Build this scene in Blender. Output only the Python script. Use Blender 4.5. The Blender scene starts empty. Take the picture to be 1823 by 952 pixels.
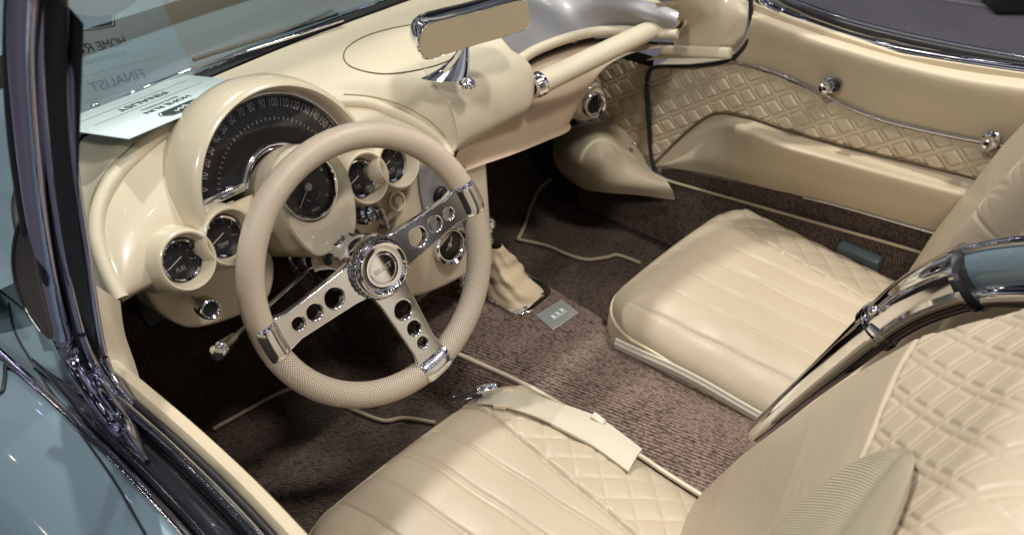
import bpy, bmesh, math, random
import numpy as np
from mathutils import Vector, Matrix
random.seed(4)
S = bpy.context.scene
COL = S.collection
pi = math.pi
R = math.radians

# ------------------------------------------------------------------ camera
IW, IH, F = 1823.0, 952.0, 1772.0
CPOS = np.array((-.39, -.83, 1.31))
_h, _p = R(49), R(35)
FW = np.array([math.sin(_h)*math.cos(_p), math.cos(_h)*math.cos(_p), -math.sin(_p)])
RT = np.array([math.cos(_h), -math.sin(_h), 0.0])
UP = np.cross(RT, FW)
cd = bpy.data.cameras.new('camera')
cam = bpy.data.objects.new('camera', cd)
COL.objects.link(cam)
M = Matrix(((RT[0], UP[0], -FW[0], CPOS[0]), (RT[1], UP[1], -FW[1], CPOS[1]), (RT[2], UP[2], -FW[2], CPOS[2]), (0, 0, 0, 1)))
cam.matrix_world = M
cd.sensor_fit = 'HORIZONTAL'
cd.sensor_width = 36
cd.lens = F/IW*36
cd.clip_start = .02
cd.clip_end = 200
cd.dof.use_dof = True
cd.dof.focus_distance = 1.3
cd.dof.aperture_fstop = 6.3
S.camera = cam


def ray(px, py):
    return FW + RT*(px-IW/2)/F - UP*(py-IH/2)/F


def P(px, py, X=None, Y=None, Z=None):
    """a measured point: where the sight line meets the plane X=, Y= or Z="""
    d = ray(px, py)
    i, v = (0, X) if X is not None else (1, Y) if Y is not None else (2, Z)
    return CPOS + d*(v-CPOS[i])/d[i]


def PP(px, py, o, n):
    d = ray(px, py)
    return CPOS + d*(np.dot(np.array(o)-CPOS, n)/np.dot(d, n))


# ------------------------------------------------------------------ materials
def newmat(name):
    m = bpy.data.materials.new(name)
    m.use_nodes = True
    nt = m.node_tree
    b = nt.nodes['Principled BSDF']
    return m, nt, b


def nd(nt, typ, **kw):
    n = nt.nodes.new(typ)
    for k, v in kw.items():
        if k in n.inputs:
            n.inputs[k].default_value = v
        else:
            setattr(n, k, v)
    return n


def L(nt, a, b):
    nt.links.new(a, b)


def mat(name, col, rough=.5, metal=0, coat=0, noise=0, nscale=8, bump=0, bscale=400, bdist=.001, spec=None, aniso=0):
    m, nt, b = newmat(name)
    b.inputs['Base Color'].default_value = (*col, 1)
    b.inputs['Roughness'].default_value = rough
    b.inputs['Metallic'].default_value = metal
    b.inputs['Coat Weight'].default_value = coat
    b.inputs['Coat Roughness'].default_value = .04
    if spec is not None:
        b.inputs['Specular IOR Level'].default_value = spec
    tc = nd(nt, 'ShaderNodeTexCoord')
    if noise:
        n = nd(nt, 'ShaderNodeTexNoise', Scale=nscale, Detail=5.0)
        L(nt, tc.outputs['Object'], n.inputs['Vector'])
        mx = nd(nt, 'ShaderNodeMixRGB')
        mx.inputs[1].default_value = (*[c*(1-noise) for c in col], 1)
        mx.inputs[2].default_value = (*[min(1, c*(1+noise)) for c in col], 1)
        L(nt, n.outputs['Fac'], mx.inputs[0])
        L(nt, mx.outputs[0], b.inputs['Base Color'])
        mr = nd(nt, 'ShaderNodeMapRange')
        mr.inputs['To Min'].default_value = rough*.8
        mr.inputs['To Max'].default_value = min(1, rough*1.2)
        L(nt, n.outputs['Fac'], mr.inputs['Value'])
        L(nt, mr.outputs[0], b.inputs['Roughness'])
    if bump:
        n2 = nd(nt, 'ShaderNodeTexVoronoi', Scale=bscale)
        L(nt, tc.outputs['Object'], n2.inputs['Vector'])
        bp = nd(nt, 'ShaderNodeBump', Strength=bump, Distance=bdist)
        L(nt, n2.outputs['Distance'], bp.inputs['Height'])
        n3 = nd(nt, 'ShaderNodeTexNoise', Scale=34.0, Detail=4.0, Roughness=.6)
        n3.inputs['Distortion'].default_value = 1.2
        L(nt, tc.outputs['Object'], n3.inputs['Vector'])
        bq = nd(nt, 'ShaderNodeBump', Strength=.35, Distance=.0022)
        L(nt, n3.outputs['Fac'], bq.inputs['Height'])
        L(nt, bq.outputs[0], bp.inputs['Normal'])
        L(nt, bp.outputs[0], b.inputs['Normal'])
    return m


CREAM = (.62, .54, .40)
LEATHER = mat('cream leather', CREAM, .42, noise=.05, bump=.25, bscale=700, bdist=.0006)
DOORLEATHER = mat('cream door leather', (.58, .50, .36), .47, noise=.06, bump=.2, bscale=700, bdist=.0006)
PAINT = mat('cream gloss paint', (.64, .56, .42), .30, coat=.7, noise=.05, nscale=4)
PADM = mat('dash leather', (.64, .57, .43), .44, noise=.07, nscale=6, bump=.25, bscale=800, bdist=.0005)
SPOKEM = mat('polished alloy', (.80, .82, .86), .14, 1, noise=.04, nscale=40)
CHROME = mat('chrome', (.86, .87, .90), .06, 1, noise=.03, nscale=30)
SATIN = mat('brushed alloy', (.72, .72, .74), .22, 1, noise=.06, nscale=60)
SILVER = mat('silver cove paint', (.34, .34, .355), .42, .45, coat=.25)
BLACK = mat('black rubber', (.012, .012, .014), .45, noise=.2)
DARKTRIM = mat('dark glossy trim', (.012, .013, .018), .12, coat=1)
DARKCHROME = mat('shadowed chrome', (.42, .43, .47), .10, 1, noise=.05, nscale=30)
BLUE = mat('light blue paint', (.165, .24, .285), .28, .22, coat=1, noise=.03, nscale=2)
DIAL = mat('dial black', (.012, .011, .012), .5)
WHITE = mat('dial lettering', (.55, .53, .50), .6)
REDM = mat('dial red', (.6, .05, .02), .6)
ORANGE = mat('dial amber', (.6, .30, .04), .6)
NEEDLE = mat('needle', (.75, .72, .70), .4)
CARDM = mat('card stock', (.74, .88, .90), .25, coat=.3)
INK = mat('card ink', (.03, .05, .05), .5)
INKG = mat('card grey ink', (.22, .28, .29), .5)
MIRROR = mat('mirror glass', (.90, .88, .84), .03, 1)
BOOT = mat('boot leather', (.60, .49, .33), .5, noise=.06, bump=.2, bscale=500)
WEB = mat('belt webbing', (.62, .56, .44), .55)
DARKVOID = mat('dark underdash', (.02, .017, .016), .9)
CARPETW = None


def glassmat(name, tint=(.93, .97, .96), ior=1.5, rough=0):
    m, nt, b = newmat(name)
    nt.nodes.remove(b)
    out = nt.nodes['Material Output']
    t = nd(nt, 'ShaderNodeBsdfTransparent')
    t.inputs[0].default_value = (*tint, 1)
    g = nd(nt, 'ShaderNodeBsdfGlossy')
    g.inputs['Roughness'].default_value = rough
    f = nd(nt, 'ShaderNodeFresnel')
    f.inputs['IOR'].default_value = ior
    x = nd(nt, 'ShaderNodeMixShader')
    L(nt, f.outputs[0], x.inputs[0])
    L(nt, t.outputs[0], x.inputs[1])
    L(nt, g.outputs[0], x.inputs[2])
    L(nt, x.outputs[0], out.inputs[0])
    return m


GLASS = glassmat('windshield glass', (.74, .80, .78), 2.0)
LENS = glassmat('gauge lens', (.97, .97, .97), 1.35)


def uvmath(nt, sock, *ops):
    for op, v in ops:
        n = nd(nt, 'ShaderNodeMath', operation=op)
        L(nt, sock, n.inputs[0])
        if v is not None:
            if hasattr(v, 'links'):
                L(nt, v, n.inputs[1])
            else:
                n.inputs[1].default_value = v
        sock = n.outputs[0]
    return sock


def carpet(name, c1, c2, ribs, rot=0, knots=300, strength=1.0):
    """woven loop carpet: rows of knots along one direction"""
    m, nt, b = newmat(name)
    b.inputs['Roughness'].default_value = 1
    b.inputs['Specular IOR Level'].default_value = .1
    geo = nd(nt, 'ShaderNodeNewGeometry')
    uvn = nd(nt, 'ShaderNodeUVMap')
    mp = nd(nt, 'ShaderNodeMapping')
    mp.inputs['Rotation'].default_value = (0, 0, rot)
    L(nt, uvn.outputs[0], mp.inputs['Vector'])
    w = nd(nt, 'ShaderNodeTexWave', Scale=ribs, Distortion=3.5, Detail=3.0)
    w.inputs['Detail Scale'].default_value = 6
    w.bands_direction = 'X'
    L(nt, mp.outputs[0], w.inputs['Vector'])
    mp2 = nd(nt, 'ShaderNodeMapping')
    mp2.inputs['Scale'].default_value = (1, .45, 1)
    L(nt, mp.outputs[0], mp2.inputs['Vector'])
    v = nd(nt, 'ShaderNodeTexVoronoi', Scale=knots)
    L(nt, mp2.outputs[0], v.inputs['Vector'])
    inv = uvmath(nt, v.outputs['Distance'], ('MULTIPLY', -.75), ('ADD', 1.0))
    a = uvmath(nt, w.outputs['Fac'], ('MULTIPLY', .55), ('ADD', .42))
    h = uvmath(nt, a, ('MULTIPLY', inv))
    n = nd(nt, 'ShaderNodeTexNoise', Scale=14.0, Detail=4.0)
    L(nt, geo.outputs['Position'], n.inputs['Vector'])
    h2 = uvmath(nt, n.outputs['Fac'], ('MULTIPLY', .8), ('ADD', .6))
    h3 = uvmath(nt, h, ('MULTIPLY', h2))
    cr = nd(nt, 'ShaderNodeValToRGB')
    cr.color_ramp.elements[0].position = .12
    cr.color_ramp.elements[0].color = (*c1, 1)
    cr.color_ramp.elements[1].position = .72
    cr.color_ramp.elements[1].color = (*c2, 1)
    L(nt, h3, cr.inputs[0])
    L(nt, cr.outputs[0], b.inputs['Base Color'])
    bp = nd(nt, 'ShaderNodeBump', Strength=strength, Distance=.002)
    L(nt, h, bp.inputs['Height'])
    L(nt, bp.outputs[0], b.inputs['Normal'])
    return m


CARPET = carpet('brown loop carpet', (.028, .018, .016), (.31, .23, .19), 50, R(80), 300)
MATC = carpet('floor carpet', (.020, .014, .011), (.14, .105, .085), 60, R(62), 330, .5)


def quiltmat(name, pitch, col, band=.0, depth=.004):
    """diamond stitched leather, pattern laid out in the panel's own UV (metres)"""
    m, nt, b = newmat(name)
    b.inputs['Base Color'].default_value = (*col, 1)
    b.inputs['Roughness'].default_value = .42
    uv = nd(nt, 'ShaderNodeUVMap')
    sp = nd(nt, 'ShaderNodeSeparateXYZ')
    L(nt, uv.outputs[0], sp.inputs[0])
    add = uvmath(nt, sp.outputs[0], ('ADD', sp.outputs[1]))
    sub = uvmath(nt, sp.outputs[0], ('SUBTRACT', sp.outputs[1]))

    def wv(s):
        f = uvmath(nt, s, ('MULTIPLY', 1/pitch), ('FRACT', None), ('SUBTRACT', .5), ('ABSOLUTE', None))
        return f  # 0 in the cell centre, .5 on the stitch line
    fa, fb = wv(add), wv(sub)
    mx = uvmath(nt, fa, ('MAXIMUM', fb))
    # square pillow inside the cell, groove, flat band, groove
    mr = nd(nt, 'ShaderNodeMapRange', interpolation_type='SMOOTHSTEP')
    mr.inputs['From Min'].default_value = .5-band-.20
    mr.inputs['From Max'].default_value = .5-band
    mr.inputs['To Min'].default_value = 1
    mr.inputs['To Max'].default_value = 0
    L(nt, mx, mr.inputs['Value'])
    hgt = mr.outputs[0]
    if band:
        # the band itself is half raised, with thin grooves either side
        c = uvmath(nt, mx, ('GREATER_THAN', .5-band*.72), ('MULTIPLY', .55))
        hgt = uvmath(nt, hgt, ('MAXIMUM', c))
    bp = nd(nt, 'ShaderNodeBump', Strength=1, Distance=depth)
    L(nt, hgt, bp.inputs['Height'])
    gr = nd(nt, 'ShaderNodeTexNoise', Scale=900.0)
    L(nt, uv.outputs[0], gr.inputs['Vector'])
    bp2 = nd(nt, 'ShaderNodeBump', Strength=.25, Distance=.0004)
    L(nt, gr.outputs['Fac'], bp2.inputs['Height'])
    L(nt, bp2.outputs[0], bp.inputs['Normal'])
    L(nt, bp.outputs[0], b.inputs['Normal'])
    return m


QUILTDOOR = quiltmat('quilted door leather', .054, (.55, .48, .35), band=.15, depth=.0026)


def perfmat():
    """perforated leather: rows of pin holes in UV, plus fine grain"""
    m, nt, b = newmat('perforated leather')
    b.inputs['Roughness'].default_value = .5
    uv = nd(nt, 'ShaderNodeUVMap')
    sp = nd(nt, 'ShaderNodeSeparateXYZ')
    L(nt, uv.outputs[0], sp.inputs[0])
    pitch = .0044
    a = uvmath(nt, sp.outputs[0], ('ADD', sp.outputs[1]), ('MULTIPLY', 1/pitch), ('FRACT', None), ('SUBTRACT', .5), ('POWER', 2.0))
    c = uvmath(nt, sp.outputs[0], ('SUBTRACT', sp.outputs[1]), ('MULTIPLY', 1/pitch), ('FRACT', None), ('SUBTRACT', .5), ('POWER', 2.0))
    d = uvmath(nt, a, ('ADD', c), ('SQRT', None))
    hole = nd(nt, 'ShaderNodeMapRange', interpolation_type='SMOOTHSTEP')
    hole.inputs['From Min'].default_value = .18
    hole.inputs['From Max'].default_value = .36
    L(nt, d, hole.inputs['Value'])
    mx = nd(nt, 'ShaderNodeMixRGB')
    mx.inputs[1].default_value = (.12, .085, .05, 1)
    mx.inputs[2].default_value = (.61, .53, .42, 1)
    L(nt, hole.outputs[0], mx.inputs[0])
    L(nt, mx.outputs[0], b.inputs['Base Color'])
    bp = nd(nt, 'ShaderNodeBump', Strength=.6, Distance=.0008)
    L(nt, hole.outputs[0], bp.inputs['Height'])
    L(nt, bp.outputs[0], b.inputs['Normal'])
    return m


PERF = perfmat()
WHEELM = mat('wheel leather', (.59, .50, .39), .42, noise=.05, nscale=12, bump=.2, bscale=900, bdist=.0004)


def ribmat(name, col, pitch, depth=.0015, along=0):
    m, nt, b = newmat(name)
    b.inputs['Roughness'].default_value = .6
    uv = nd(nt, 'ShaderNodeUVMap')
    sp = nd(nt, 'ShaderNodeSeparateXYZ')
    L(nt, uv.outputs[0], sp.inputs[0])
    s = uvmath(nt, sp.outputs[along], ('MULTIPLY', 2*pi/pitch), ('SINE', None))
    cmix = nd(nt, 'ShaderNodeMapRange')
    cmix.inputs['From Min'].default_value = -1
    L(nt, s, cmix.inputs['Value'])
    mx = nd(nt, 'ShaderNodeMixRGB')
    mx.inputs[1].default_value = (*[c*.74 for c in col], 1)
    mx.inputs[2].default_value = (*col, 1)
    L(nt, cmix.outputs[0], mx.inputs[0])
    L(nt, mx.outputs[0], b.inputs['Base Color'])
    bp = nd(nt, 'ShaderNodeBump', Strength=.8, Distance=depth)
    L(nt, s, bp.inputs['Height'])
    L(nt, bp.outputs[0], b.inputs['Normal'])
    return m


RIBBED = ribmat('ribbed cloth', (.52, .46, .33), .0036, .0009)
WEB = ribmat('belt webbing', (.60, .55, .43), .0032, .0003, 0)

# ------------------------------------------------------------------ object helpers
WLOC = {}


def empty(name, loc, parent=None):
    o = bpy.data.objects.new(name, None)
    COL.objects.link(o)
    o.empty_display_size = .05
    pl = WLOC[parent.name] if parent else np.zeros(3)
    o.parent = parent
    o.location = np.array(loc)-pl
    WLOC[o.name] = np.array(loc, float)
    return o


def link_mesh(name, me, m, parent=None, smooth=True):
    """vertices come in world coordinates; the object's origin goes to their centre"""
    n = len(me.vertices)
    a = np.empty(n*3)
    me.vertices.foreach_get('co', a)
    a = a.reshape(-1, 3)
    c = (a.min(0)+a.max(0))/2
    me.vertices.foreach_set('co', (a-c).ravel())
    me.name = name
    if m is not None:
        me.materials.clear()
        me.materials.append(m)
    if smooth:
        me.polygons.foreach_set('use_smooth', [True]*len(me.polygons))
        try:
            me.set_sharp_from_angle(angle=R(38))
        except Exception:
            pass
    me.update()
    o = bpy.data.objects.new(name, me)
    COL.objects.link(o)
    pl = WLOC[parent.name] if parent else np.zeros(3)
    o.parent = parent
    o.location = c-pl
    WLOC[o.name] = c
    return o


def crom(pts, n, closed=False):
    """catmull-rom resampling of a list of points to n points"""
    p = np.array(pts, float)
    k = len(p)
    if k == 2:
        t = np.linspace(0, 1, n)[:, None]
        return p[0]*(1-t)+p[1]*t
    out = []
    segs = k if closed else k-1
    for i in range(n):
        t = i/(n if closed else n-1)*segs
        s = min(int(t), segs-1)
        f = t-s
        if closed:
            a, b, c, d = p[(s-1) % k], p[s % k], p[(s+1) % k], p[(s+2) % k]
        else:
            b, c = p[s], p[s+1]
            a = p[s-1] if s > 0 else 2*b-c
            d = p[s+2] if s+2 < k else 2*c-b
        out.append(.5*((2*b)+(c-a)*f+(2*a-5*b+4*c-d)*f*f+(3*b-a-3*c+d)*f**3))
    return np.array(out)


def arr_mesh(A, closed_u=False, closed_v=False, flip=False):
    """A: n x m x 3 array -> mesh with metric UVs"""
    n, m = A.shape[:2]
    V = A.reshape(-1, 3)
    Fs = []
    nu = n if closed_u else n-1
    mv = m if closed_v else m-1
    for i in range(nu):
        for j in range(mv):
            q = (i*m+j, ((i+1) % n)*m+j, ((i+1) % n)*m+(j+1) % m, i*m+(j+1) % m)
            Fs.append(q[::-1] if flip else q)
    me = bpy.data.meshes.new('m')
    me.from_pydata(V.tolist(), [], Fs)
    # uv: cumulative lengths
    du = np.zeros((n+1, m+1))
    dv = np.zeros((n+1, m+1))
    for i in range(1, n+1):
        du[i, :m] = du[i-1, :m]+np.linalg.norm(A[i % n]-A[i-1], axis=1)
    du[:, m] = du[:, m-1]
    for j in range(1, m+1):
        dv[:n, j] = dv[:n, j-1]+np.linalg.norm(A[:, j % m]-A[:, j-1], axis=1)
    dv[n] = dv[n-1]
    um = du.mean(1)
    vm = dv.mean(0)
    uvl = me.uv_layers.new(name='UVMap')
    data = []
    for i in range(nu):
        for j in range(mv):
            q = [(um[i], vm[j]), (um[i+1], vm[j]), (um[i+1], vm[j+1]), (um[i], vm[j+1])]
            if flip:
                q = q[::-1]
            for t in q:
                data += t
    uvl.data.foreach_set('uv', data)
    return me


def solidify(me, th, both=False):
    """give a sheet real thickness (shell away from the normals)"""
    bm = bmesh.new()
    bm.from_mesh(me)
    bmesh.ops.solidify(bm, geom=bm.faces[:], thickness=th)
    bm.to_mesh(me)
    bm.free()
    return me


def grid_surf(name, rows, m, parent, nu=40, nv=40, th=0, flip=False, fn=None):
    G = [crom(r, nv) for r in rows]
    A = np.array([crom([g[j] for g in G], nu) for j in range(nv)]).transpose(1, 0, 2)
    if fn:
        A = fn(A)
    me = arr_mesh(A, flip=flip)
    if th:
        solidify(me, th)
    return link_mesh(name, me, m, parent)


def frames(path, up=(0, 0, 1)):
    p = np.array(path, float)
    T = np.gradient(p, axis=0)
    T /= np.linalg.norm(T, axis=1)[:, None]
    out = []
    up = np.array(up, float)
    for t in T:
        s = np.cross(t, up)
        s /= np.linalg.norm(s)+1e-12
        u = np.cross(s, t)
        out.append((t, s, u))
    return p, out


def sweep(name, path, prof, m, parent, n=60, up=(0, 0, 1), scale=None, closed=False, caps=True, twist=0, raw=False):
    """prof: list of (side, up) closed section swept along the path"""
    pth = crom(path, n, closed) if not raw else np.array(path)
    p, fr = frames(pth, up)
    if closed:
        T = np.roll(pth, -1, 0)-np.roll(pth, 1, 0)
        T /= np.linalg.norm(T, axis=1)[:, None]
        fr = []
        for t in T:
            s = np.cross(t, np.array(up, float)); s /= np.linalg.norm(s)
            fr.append((t, s, np.cross(s, t)))
    k = len(prof)
    A = np.zeros((len(p), k, 3))
    for i in range(len(p)):
        f = i/(len(p)-1)
        sc = scale(f) if scale else 1
        if not hasattr(sc, '__len__'):
            sc = (sc, sc)
        t, s, u = fr[i]
        for j, (a, b) in enumerate(prof):
            A[i, j] = p[i]+s*a*sc[0]+u*b*sc[1]
    me = arr_mesh(A, closed_u=closed, closed_v=True)
    if caps and not closed:
        bm = bmesh.new(); bm.from_mesh(me); bm.verts.ensure_lookup_table()
        try:
            bm.faces.new([bm.verts[j] for j in range(k)])
            bm.faces.new([bm.verts[(len(p)-1)*k+j] for j in range(k)][::-1])
        except Exception:
            pass
        bmesh.ops.recalc_face_normals(bm, faces=bm.faces[:])
        bm.to_mesh(me); bm.free()
    return link_mesh(name, me, m, parent)


def circ(r, k=16, ry=None, ph=0):
    ry = r if ry is None else ry
    return [(r*math.cos(2*pi*i/k+ph), ry*math.sin(2*pi*i/k+ph)) for i in range(k)]


def rrect(w, h, r, k=4):
    out = []
    for cx, cy, a0 in ((w/2-r, h/2-r, 0), (-w/2+r, h/2-r, pi/2), (-w/2+r, -h/2+r, pi), (w/2-r, -h/2+r, 1.5*pi)):
        for i in range(k+1):
            a = a0+i/k*pi/2
            out.append((cx+r*math.cos(a), cy+r*math.sin(a)))
    return out


def tube(name, path, r, m, parent, n=50, k=14, **kw):
    return sweep(name, path, circ(r, k), m, parent, n=n, **kw)


class Frame:
    """local frame: origin, right, up, out"""
    def __init__(s, o, nrm, rt=(1, 0, 0), spin=0):
        s.o = np.array(o, float)
        s.n = np.array(nrm, float); s.n /= np.linalg.norm(s.n)
        r = np.array(rt, float); r -= s.n*np.dot(r, s.n); r /= np.linalg.norm(r)
        u = np.cross(s.n, r)
        c, q = math.cos(spin), math.sin(spin)
        s.r, s.u = r*c+u*q, u*c-r*q

    def __call__(s, a, b, c=0):
        return s.o+s.r*a+s.u*b+s.n*c

    def px(s, x, y, h=0):
        q = PP(x, y, s.o+s.n*h, s.n)-s.o
        return float(np.dot(q, s.r)), float(np.dot(q, s.u))


def lathe(name, fr, prof, m, parent, k=48, rmod=None, a0=0, a1=2*pi):
    """prof: (radius, height along frame normal)"""
    full = abs(a1-a0-2*pi) < 1e-6
    nn = k if full else k+1
    A = np.zeros((nn, len(prof), 3))
    for i in range(nn):
        a = a0+(a1-a0)*i/k
        for j, (r, h) in enumerate(prof):
            rr = r*(rmod(a, j) if rmod else 1)
            A[i, j] = fr(rr*math.cos(a), rr*math.sin(a), h)
    me = arr_mesh(A, closed_u=full)
    bm = bmesh.new(); bm.from_mesh(me)
    bmesh.ops.remove_doubles(bm, verts=bm.verts[:], dist=1e-6)
    bmesh.ops.recalc_face_normals(bm, faces=bm.faces[:])
    bm.to_mesh(me); bm.free()
    return link_mesh(name, me, m, parent)


def plate_mesh(fr, outlines, depth, bevel=.0008, off=0):
    """flat plate with holes from closed outlines in a frame; depth = full thickness"""
    cu = bpy.data.curves.new('c', 'CURVE')
    cu.dimensions = '2D'
    cu.fill_mode = 'BOTH'
    cu.extrude = max(depth/2-bevel, 0)
    cu.bevel_depth = bevel
    cu.bevel_resolution = 2
    for ol in outlines:
        s = cu.splines.new('POLY')
        s.points.add(len(ol)-1)
        for i, (x, y) in enumerate(ol):
            s.points[i].co = (x, y, 0, 1)
        s.use_cyclic_u = True
    return curve_to_mesh(cu, fr, off)


def curve_to_mesh(cu, fr, off=0):
    ob = bpy.data.objects.new('tmp', cu)
    COL.objects.link(ob)
    dg = bpy.context.evaluated_depsgraph_get()
    me = bpy.data.meshes.new_from_object(ob.evaluated_get(dg))
    bpy.data.objects.remove(ob)
    bpy.data.curves.remove(cu)
    n = len(me.vertices)
    a = np.empty(n*3); me.vertices.foreach_get('co', a); a = a.reshape(-1, 3)
    w = fr.o+np.outer(a[:, 0], fr.r)+np.outer(a[:, 1], fr.u)+np.outer(a[:, 2]+off, fr.n)
    me.vertices.foreach_set('co', w.ravel())
    me.materials.clear()
    return me


def plate(name, fr, outlines, depth, m, parent, bevel=.0008, off=0):
    return link_mesh(name, plate_mesh(fr, outlines, depth, bevel, off), m, parent)


def join_meshes(ms):
    bm = bmesh.new()
    for me in ms:
        bm.from_mesh(me)
    out = bpy.data.meshes.new('j')
    bm.to_mesh(out); bm.free()
    return out


def text_mesh(body, fr, size, ext=.0002, align='CENTER', sx=1.0, mirror=False):
    cu = bpy.data.curves.new('t', 'FONT')
    cu.body = body
    cu.size = size
    cu.extrude = ext
    cu.align_x = align
    cu.align_y = 'CENTER'
    f2 = Frame(fr.o, fr.n)
    f2.r, f2.u, f2.n = fr.r*sx*(-1 if mirror else 1), fr.u, fr.n
    return curve_to_mesh(cu, f2)


def box_mesh(fr, sx, sy, sz, bevel=0, c=(0, 0, 0)):
    bm = bmesh.new()
    bmesh.ops.create_cube(bm, size=1)
    for v in bm.verts:
        v.co = Vector((v.co.x*sx+c[0], v.co.y*sy+c[1], v.co.z*sz+c[2]))
    if bevel:
        bmesh.ops.bevel(bm, geom=bm.edges[:], offset=bevel, segments=3, profile=.5, affect='EDGES')
    for v in bm.verts:
        v.co = Vector(fr(v.co.x, v.co.y, v.co.z))
    me = bpy.data.meshes.new('b')
    bm.to_mesh(me); bm.free()
    return me


def box(name, fr, sx, sy, sz, m, parent, bevel=.001, c=(0, 0, 0)):
    return link_mesh(name, box_mesh(fr, sx, sy, sz, bevel, c), m, parent)


def sphere_mesh(c, r, k=24):
    bm = bmesh.new()
    bmesh.ops.create_uvsphere(bm, u_segments=k, v_segments=k//2, radius=r)
    for v in bm.verts:
        v.co += Vector(c)
    me = bpy.data.meshes.new('s'); bm.to_mesh(me); bm.free()
    return me


def sstep(a, b, x):
    t = np.clip((x-a)/(b-a), 0, 1)
    return t*t*(3-2*t)


def diamond(u, v, pitch, amp, band=0.0):
    a = ((u+v)/pitch) % 1.0
    b = ((u-v)/pitch) % 1.0
    fa = np.abs(a-.5); fb = np.abs(b-.5)   # .5 on stitch
    if band == 0:
        return amp*((1-(2*fa)**2)*(1-(2*fb)**2))**.38
    ha = sstep(.5-band-.10, .5-band, fa); hb = sstep(.5-band-.10, .5-band, fb)
    pil = (1-ha)*(1-hb)
    bandh = np.maximum(sstep(.5-band*.75, .5-band*.55, fa), sstep(.5-band*.75, .5-band*.55, fb))
    return amp*np.maximum(pil, .55*bandh)


def tag(o, label=None, cat=None, kind=None, group=None):
    if label: o['label'] = label
    if cat: o['category'] = cat
    if kind: o['kind'] = kind
    if group: o['group'] = group
    return o


# ------------------------------------------------------------------ the car
car = empty('convertible_car', (.61, 0, -.3))
tag(car, 'light blue vintage convertible with cream leather cockpit, chrome trim and three-spoke steering wheel', 'car')


CARDPOS = (np.array((.226, .342, .7165)), (.054, .152, .987), (-.975, -.204, .085), (.241, .155))
LIGHTS = [('lamp_a', (2.4, -.8, 4.2), (.5, 0, .5), 75, .35, (1, .955, .88)),
          ('lamp_b', (-2.6, -.6, 3.7), (.8, 0, .5), 55, .5, (1, .97, .92)),
          ('lamp_c', (.2, -2.0, 4.4), (.5, 0, .5), 75, .5, (1, .93, .87)),
          ('lamp_d', (.9, 1.55, 4.1), (.5, 0, .5), 115, .12, (1, .96, .88))]

from mathutils.bvhtree import BVHTree


def bvh_of(o):
    me = o.data
    off = WLOC[o.name]
    V = [tuple(np.array(v.co)+off) for v in me.vertices]
    return BVHTree.FromPolygons(V, [tuple(p.vertices) for p in me.polygons])


def drape(tree, px, py, lift=.001):
    d = ray(px, py)
    d = d/np.linalg.norm(d)
    h = tree.ray_cast(Vector(CPOS), Vector(d))
    if h[0] is None:
        return None
    nrm = np.array(h[1])
    if np.dot(nrm, d) > 0:
        nrm = -nrm
    return np.array(h[0])+nrm*lift


TN = np.array((0, -math.cos(R(22)), math.sin(R(22))))
dash = empty('dashboard', (.5, .2, .55), car)
# --- padded roll that borders the painted binnacle
o45, n45 = (.307, .15, .58), (0, -.7071, .7071)
rollpx = [(215, 532), (186, 470), (172, 410), (184, 350), (230, 288), (325, 215)]
rollr = [(628, 183), (700, 203), (752, 228), (788, 256), (799, 280)]
ROLL = [PP(x, y, o45, n45) for x, y in rollpx]+[np.array((.307, .272, .702))]+[PP(x, y, o45, n45) for x, y in rollr]
ROLLC = crom(ROLL, 60)
roll = sweep('padded_roll', ROLLC, circ(.0100, 14), PADM, dash, n=90, up=(0, -.4, 1))
for off in (.004, .0085):
    pass
# --- leather pad over the top
WS = [(-.075, .05, .61), (-.055, .16, .64), (.0, .30, .67), (.06, .365, .68), (.118, .390, .685), (.2, .403, .688), (.312, .415, .69), (.45, .430, .69), (.61, .436, .69),
      (.77, .436, .69), (.91, .424, .69), (1.02, .408, .688), (1.10, .378, .685), (1.17, .32, .68), (1.22, .25, .67), (1.27, .15, .64), (1.295, .05, .62)]
WS = np.array(WS)


def ws_at(X):
    return np.array([X, np.interp(X, WS[:, 0], WS[:, 1]), np.interp(X, WS[:, 0], WS[:, 2])])


def rcol(X, Xe):
    w = ws_at(Xe)
    return [(X, .155, .553+.07*(X-.59)), (X, .132, .585), (X, .142, .64), (X, .185, .678), (X*.75+Xe*.25, .26, .692), (X*.4+Xe*.6, .34, .694), (Xe, w[1]-.008, w[2]-.002)]


cols = []
NA = 44
RC = crom(ROLL, NA)
endpx = crom([(205, 575, .54), (172, 530, .57), (152, 470, .60), (140, 400, .63), (134, 330, .655), (138, 268, .68)], 6)
for i in range(NA):
    r0 = RC[i]
    f = i/(NA-1)
    if f < .36:
        g = f/.36*5
        a = int(min(g, 4)); q = g-a
        e = endpx[a]*(1-q)+endpx[a+1]*q
        end = P(e[0], e[1], Z=e[2])
    else:
        x0 = .118+(.70-.118)*((f-.36)/.64)
        end = ws_at(x0)+np.array((0, -.008, -.003))
    col = []
    for t in (0, .06, .16, .3, .5, .75, 1):
        p = r0*(1-t)+end*t
        zt = end[2]+(.004 if f > .36 else 0)
        k = sstep(0, .45, t)
        p[2] = r0[2]*(1-k)+zt*k+.012*math.sin(pi*min(1, t*1.6))
        col.append(p)
    bl = float(sstep(.55, 1.0, f))
    if bl > 0:
        rc_ = rcol(.590, .705)
        col = [np.array(a_)*(1-bl*(0 if k_ == 0 else 1))+np.array(b_)*(bl*(0 if k_ == 0 else 1)) for k_, (a_, b_) in enumerate(zip(col, rc_))]
    cols.append(col)
for X, Xe in ((.61, .722), (.64, .755), (.69, .79), (.735, .83), (.762, .86)):
    w = ws_at(Xe)
    cols.append(rcol(X, Xe))
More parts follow.
